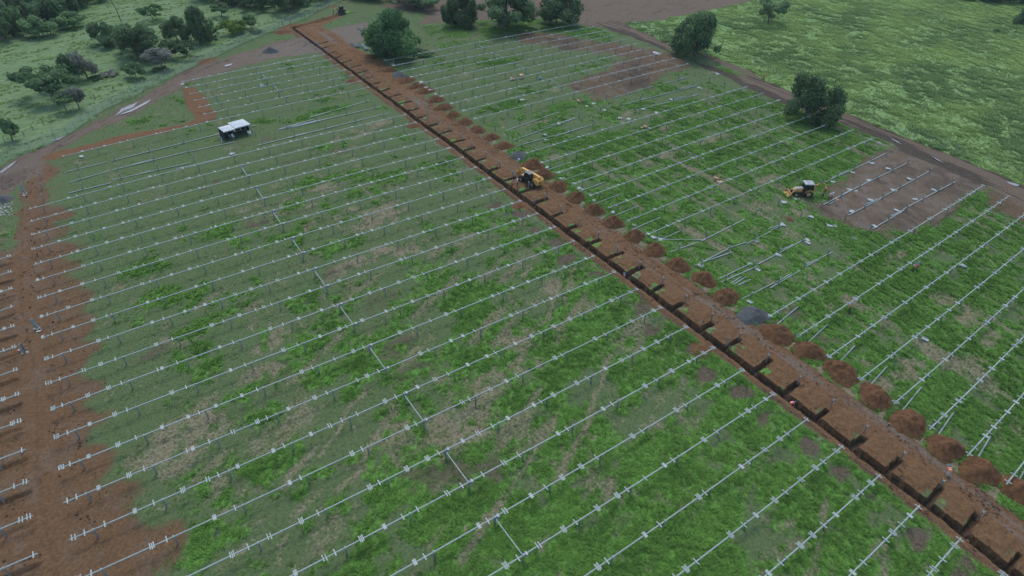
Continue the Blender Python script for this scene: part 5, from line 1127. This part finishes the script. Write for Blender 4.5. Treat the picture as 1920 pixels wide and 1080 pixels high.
tag(obj('blue_bucket', MB().cyl((0, 0, 0), (0, 0, 0.5), 0.24, 0.30, n=12).cyl((0, 0, 0.5), (0, 0, 0.53), 0.32, 0.32, n=12).mesh('blue_bucket', ['blue']), None, at(1013, 149)), 'small blue bucket near the cardboard boxes of the far right field', 'bucket')
tag(obj('white_sack', MB().box((0, 0, 0.25), (0.8, 0.55, 0.5), taper=0.7).box((0.5, 0.1, 0.15), (0.5, 0.45, 0.3), taper=0.7).mesh('white_sack', ['canvas']), None, at(490, 161)), 'white sack between the short rows at far left', 'sack')
tag(obj('white_sack', MB().box((0, 0, 0.2), (0.55, 0.5, 0.42), taper=0.65).mesh('white_sack', ['canvas']), None, at(973, 301)), 'white sack at the foot of the gravel heap behind the telehandler', 'sack')
# rubble at the left edge
b = MB()
for i in range(90):
    c = at(rr.uniform(-10, 24), rr.uniform(378, 405)); s_ = rr.uniform(0.10, 0.30)
    b.box((c.x, c.y, s_*0.3), (s_*1.3, s_, s_*0.8), Matrix.Rotation(rr.uniform(0, 3), 3, 'Z')@Matrix.Rotation(rr.uniform(-.5, .5), 3, 'X'), taper=0.7)
o = obj('rubble', b.mesh('rubble', ['rock'])); o['kind'] = 'stuff'; o['label'] = 'pale stone rubble spilled at the left edge of the site'; o['category'] = 'rubble'

# ================================================================== PEOPLE
def skel(pose):
    J = {'pelvis': (0, 0, 0.93), 'waist': (0, 0, 1.10), 'chest': (0.0, 0, 1.32), 'neck': (0, 0, 1.47), 'head0': (0.01, 0, 1.56), 'head1': (0.02, 0, 1.66), 'head2': (0.0, 0, 1.73), 'nose': (0.10, 0, 1.62)}
    for s, n in ((1, 'l'), (-1, 'r')):
        J.update({'sh'+n: (0, s*0.17, 1.41), 'el'+n: (-0.02, s*0.25, 1.13), 'wr'+n: (0.08, s*0.25, 0.90), 'ha'+n: (0.11, s*0.25, 0.82), 'fi'+n: (0.13, s*0.245, 0.74), 'hip'+n: (0, s*0.09, 0.88), 'kn'+n: (0.02, s*0.10, 0.49), 'an'+n: (-0.01, s*0.11, 0.08), 'to'+n: (0.16, s*0.13, 0.04)})
    if pose == 'walk':
        J['knl'] = (0.16, .10, .50); J['anl'] = (0.26, .11, .09); J['tol'] = (0.43, .12, .05); J['knr'] = (-0.06, -.10, .48); J['anr'] = (-0.30, -.11, .12); J['tor'] = (-0.14, -.12, .04)
        J['ell'] = (-0.14, .25, 1.15); J['wrl'] = (-0.06, .25, .93); J['hal'] = (-.02, .25, .86); J['fil'] = (.02, .25, .79); J['elr'] = (.10, -.25, 1.14); J['wrr'] = (.26, -.23, .98); J['har'] = (.32, -.22, .93); J['fir'] = (.38, -.21, .88)
    if pose == 'bend':
        def fwd(k, a=0.95):
            x, y, z = J[k]; dx, dz = x, z-0.93; J[k] = (dx*math.cos(a)+dz*math.sin(a), y, 0.93-dx*math.sin(a)+dz*math.cos(a))
        for k in ('waist', 'chest', 'neck', 'head0', 'head1', 'head2', 'nose', 'shl', 'shr'): fwd(k, 0.55 if k == 'waist' else 0.95)
        for s, n in ((1, 'l'), (-1, 'r')): J['el'+n] = (0.46, s*.24, .92); J['wr'+n] = (0.56, s*.17, .68); J['ha'+n] = (.60, s*.14, .60); J['fi'+n] = (.63, s*.12, .53); J['kn'+n] = (.10, s*.12, .50)
    if pose == 'reach':
        for s, n in ((1, 'l'), (-1, 'r')): J['el'+n] = (0.20, s*.22, 1.22); J['wr'+n] = (0.44, s*.15, 1.25); J['ha'+n] = (.52, s*.13, 1.27); J['fi'+n] = (.60, s*.12, 1.28)
    if pose == 'crouch':
        for k in ('pelvis', 'waist', 'chest', 'neck', 'head0', 'head1', 'head2', 'nose', 'shl', 'shr', 'ell', 'elr', 'wrl', 'wrr', 'hal', 'har', 'fil', 'fir', 'hipl', 'hipr'): x, y, z = J[k]; J[k] = (x-0.10+max(0, (z-.93))*0.45, y, z-0.48)
        for s, n in ((1, 'l'), (-1, 'r')): J['kn'+n] = (0.28, s*.15, .46); J['wr'+n] = (.40, s*.14, .52); J['el'+n] = (.22, s*.24, .66); J['ha'+n] = (.46, s*.12, .47); J['fi'+n] = (.52, s*.11, .42)
    return J
RAD = {'pelvis': .135, 'waist': .125, 'chest': .15, 'neck': .058, 'head0': .075, 'head1': .098, 'head2': .07, 'nose': .018, 'sh': .075, 'el': .048, 'wr': .034, 'ha': .042, 'fi': .022, 'hip': .095, 'kn': .062, 'an': .045, 'to': .04}
EDG = [('pelvis', 'waist'), ('waist', 'chest'), ('chest', 'neck'), ('neck', 'head0'), ('head0', 'head1'), ('head1', 'head2'), ('head1', 'nose')]+[e for n in 'lr' for e in (('chest', 'sh'+n), ('sh'+n, 'el'+n), ('el'+n, 'wr'+n), ('wr'+n, 'ha'+n), ('ha'+n, 'fi'+n), ('pelvis', 'hip'+n), ('hip'+n, 'kn'+n), ('kn'+n, 'an'+n), ('an'+n, 'to'+n))]
BODY = {}
def body_mesh(pose):
    if pose in BODY: return BODY[pose]
    J = skel(pose); names = list(J); ix = {k: i for i, k in enumerate(names)}
    me = bpy.data.meshes.new('skeleton'); me.from_pydata([J[k] for k in names], [(ix[a], ix[c]) for a, c in EDG], []); me.update()
    o = bpy.data.objects.new('skeleton', me); COL.objects.link(o); o.modifiers.new('skin', 'SKIN')
    sv = me.skin_vertices[0].data
    for k in names:
        kk = k if k in RAD else k[:-1]; r_ = RAD[kk]; sv[ix[k]].radius = (r_, r_*(1.25 if k in ('chest', 'waist', 'pelvis') else 1.0)); sv[ix[k]].use_root = (k == 'pelvis')
    sd = o.modifiers.new('sub', 'SUBSURF'); sd.levels = 1
    dg = bpy.context.evaluated_depsgraph_get(); ev = o.evaluated_get(dg); out = bpy.data.meshes.new_from_object(ev)
    bpy.data.objects.remove(o)
    # five separate fingers on each hand, grown from the palm
    bm = bmesh.new(); bm.from_mesh(out)
    for n, s in (('l', 1), ('r', -1)):
        h_, f_ = Vector(J['ha'+n]), Vector(J['fi'+n]); d = (f_-h_).normalized(); side = Vector((1, 0, 0)) if abs(d.x) < .7 else Vector((0, 0, 1)); side = (side-d*side.dot(d)).normalized()
        for q in range(5):
            off = (q-1.5)*0.019 if q < 4 else -0.045; ln = (0.085, 0.095, 0.09, 0.07, 0.05)[q]
            p0 = h_+d*0.02+side*off; p1 = p0+d*ln*.6; p2 = p1+d*ln*.4+Vector((0, -s*0.018, 0))
            t = MB(); t.path([p0, p1, p2], [.010, .009, .006], 5)
            vs2 = [bm.verts.new(v) for v in t.v]
            for f2 in t.f: bm.faces.new([vs2[i] for i in f2])
    bm.to_mesh(out); bm.free()
    segs = [(Vector(J[a]), Vector(J[c]), a, c) for a, c in EDG]; lab = []
    for pl in out.polygons:
        c = pl.center; best = None
        for a, d, na, nc in segs:
            e = d-a; t = max(0, min(1, (c-a).dot(e)/max(e.length_squared, 1e-9))); dist = (c-a-e*t).length
            if best is None or dist < best[0]: best = (dist, na, nc)
        na, nc = best[1], best[2]
        if nc[:2] in ('he', 'no') or nc in ('neck',) or nc[:2] in ('ha', 'fi'): k_ = 2
        elif nc[:2] in ('kn', 'an') or nc[:3] == 'hip': k_ = 1
        elif nc[:2] == 'to': k_ = 3
        else: k_ = 0
        lab.append(k_)
    BODY[pose] = (out, lab, J); return BODY[pose]
PERS = {}
def person(p, rz, pose, shirt, trousers, label, helmet=None, vest=None, boots='black', scale=1.0):
    base, lab, J = body_mesh(pose); key = (pose, shirt, trousers, boots)
    if key not in PERS:
        me = base.copy(); me.name = 'body'
        for m_ in (shirt, trousers, 'skin', boots): me.materials.append(M[m_])
        me.polygons.foreach_set('material_index', lab); me.polygons.foreach_set('use_smooth', [True]*len(lab)); PERS[key] = me
    R = thing('person', label, 'person', p, rz); R.scale = (scale,)*3
    obj('body', PERS[key], R)
    h1, h2, nk, ch, wa, pe = (Vector(J[k]) for k in ('head1', 'head2', 'neck', 'chest', 'waist', 'pelvis'))
    up = (h2-Vector(J['head0'])).normalized(); q = Vector((0, 0, 1)).rotation_difference(up).to_matrix()
    def cap(b, r_, z0, brim):
        n = 12; P = []
        for i in range(5):
            t = i/4*math.pi/2
            for j in range(n): a = 2*math.pi*j/n; P.append(h1+q@Vector((r_*math.cos(t)*math.cos(a)*1.1, r_*math.cos(t)*math.sin(a), z0+r_*0.85*math.sin(t))))
        b.add(P, [(i*n+j, i*n+(j+1) % n, (i+1)*n+(j+1) % n, (i+1)*n+j) for i in range(4) for j in range(n)])
        if brim:
            P = []
            for rr_, z_ in ((r_*0.98, z0), (r_*1.22, z0-0.015)):
                for j in range(n): a = 2*math.pi*j/n; P.append(h1+q@Vector((rr_*1.1*math.cos(a)+(0.03 if math.cos(a) > .3 and rr_ > r_ else 0), rr_*math.sin(a), z_)))
            b.add(P, [(j, (j+1) % n, n+(j+1) % n, n+j) for j in range(n)])
    if helmet: part('helmet', R, helmet, lambda b: cap(b, 0.128, 0.015, True))
    else: part('hair', R, 'black', lambda b: cap(b, 0.108, 0.01, False))
    if vest:
        def vs_(b, r0, pts, mat_=0):
            P = []; n = 14
            for c, rx, ry in pts:
                ax = (ch-pe).normalized(); f_ = ax.cross(Vector((0, 1, 0))).normalized()
                for j in range(n): a = 2*math.pi*j/n; P.append(c-f_*math.cos(a)*rx*-1+Vector((0, 1, 0))*math.sin(a)*ry)
            b.add(P, [(i*n+j, i*n+(j+1) % n, (i+1)*n+(j+1) % n, (i+1)*n+j) for i in range(len(pts)-1) for j in range(n)], mat_)
        part('vest', R, [vest], lambda b: vs_(b, 0, [(pe.lerp(wa, .1), .165, .20), (wa, .165, .195), (ch, .185, .215), (ch.lerp(nk, .55), .15, .20), (ch.lerp(nk, .85), .09, .12)]))
        part('reflective_band', R, ['reflective'], lambda b: vs_(b, 0, [(wa.lerp(ch, .15), .182, .215), (wa.lerp(ch, .4), .186, .218)]))
    return R
# people standing in the trench have their feet on its floor
def inz(u, v, z): 
    p = at(u, v, z+0.0); return Vector((p.x, p.y, z))
person(at(1711, 509), 1.2, 'reach', 'cloth_light', 'cloth_dark', 'person in orange vest and blue helmet, left one of the pair by a row', 'blue', 'orange')
person(at(1717, 507), 1.9, 'reach', 'cloth_grey', 'cloth_dark', 'person in orange vest and blue helmet, right one of the pair by a row', 'blue', 'orange')
person(at(1591, 584), 0.6, 'reach', 'cloth_light', 'cloth_dark', 'person in orange vest and blue helmet alone below a right field row', 'blue', 'orange')
person(at(1775, 893), 0.9, 'bend', 'orange', 'cloth_light', 'person bending over in the service road near the front, blue helmet', 'blue', 'orange')
person(gw(2.35, -80.9, -1.45), 2.4, 'stand', 'cloth_light', 'cloth_dark', 'person waist deep in the trench, orange vest and blue helmet', 'blue', 'orange')
person(gw(2.3, -115.0, -1.45), -0.6, 'bend', 'orange', 'cloth_dark', 'person crouched low in the trench near the front, blue helmet', 'blue', 'orange', scale=1.0)
person(at(960, 351), 0.4, 'stand', 'orange', 'cloth_dark', 'person in pink orange top left of the telehandler, blue helmet', 'blue', 'orange', 'cloth_tan')
person(at(970, 349), 2.2, 'stand', 'cloth_light', 'cloth_dark', 'person in white top and white cap beside the telehandler', 'white')
person(at(1546, 362), 2.8, 'reach', 'orange', 'cloth_dark', 'person in pink vest behind the backhoe digging arm', None, 'orange')
person(at(1553, 376), 0.2, 'stand', 'cloth_light', 'cloth_dark', 'person in orange vest and white helmet behind the backhoe', 'white', 'orange')
person(at(1558, 374), 2.9, 'stand', 'cloth_light', 'cloth_dark', 'person in pale shirt standing right of the white helmeted person', 'white')
person(at(1569, 384), 2.0, 'bend', 'cloth_light', 'cloth_tan', 'person bending over a laid tube at the bare patch edge', 'white', 'orange', 'cloth_tan')
person(at(1599, 366), -1.9, 'bend', 'cloth_light', 'cloth_tan', 'person in pale shirt and ochre trousers leaning over a tube', 'white', None, 'cloth_tan')
person(at(530, 48), 0.3, 'stand', 'cloth_dark', 'cloth_dark', 'person in orange vest by the fence, left of the two far workers', 'blue', 'orange')
person(at(545, 45), 2.9, 'stand', 'cloth_dark', 'cloth_dark', 'person in orange vest by the fence, right of the two far workers', 'blue', 'orange')
person(at(1431, 150), 0.8, 'walk', 'orange', 'cloth_dark', 'person in orange vest walking on the right boundary road', None, 'orange')
for i, (u, v, a, ps, sh_) in enumerate([(428, 260, 0.4, 'stand', 'cloth_grey'), (442, 254, 2.0, 'stand', 'cloth_light'), (453, 251, -0.6, 'walk', 'cloth_light'), (462, 250, 2.8, 'stand', 'cloth_grey'), (466, 253, 1.2, 'crouch', 'cloth_light')]):
    person(at(u, v), a, ps, sh_, 'cloth_dark', ['person in grey shirt at the left end of the smaller canopy', 'person in pale shirt near the middle of the canopies', 'person in pale shirt walking under the larger canopy', 'person in grey shirt standing under the larger canopy', 'person crouching at the right end of the larger canopy'][i])

# ================================================================== ADDED HAZE
def added_haze():  # teal volume added to lift dark tones and tint the whole view
    b = MB(); b.box((0, 600, 34.0), (6600, 5600, 74.0))
    m = bpy.data.materials.new('added_teal_haze'); m.use_nodes = True; n = m.node_tree.nodes; n.remove(n['Principled BSDF'])
    v = n.new('ShaderNodeVolumePrincipled'); v.inputs['Color'].default_value = (0.72, 0.95, 0.94, 1); v.inputs['Density'].default_value = 0.0001; v.inputs['Anisotropy'].default_value = 0.0
    m.node_tree.links.new(v.outputs[0], n['Material Output'].inputs['Volume'])
    o = obj('added_haze', b.mesh('added_haze', [m])); o['kind'] = 'stuff'; o['label'] = 'thin teal veil added over the whole site to lift its shadows'; o['category'] = 'added_haze'
added_haze()
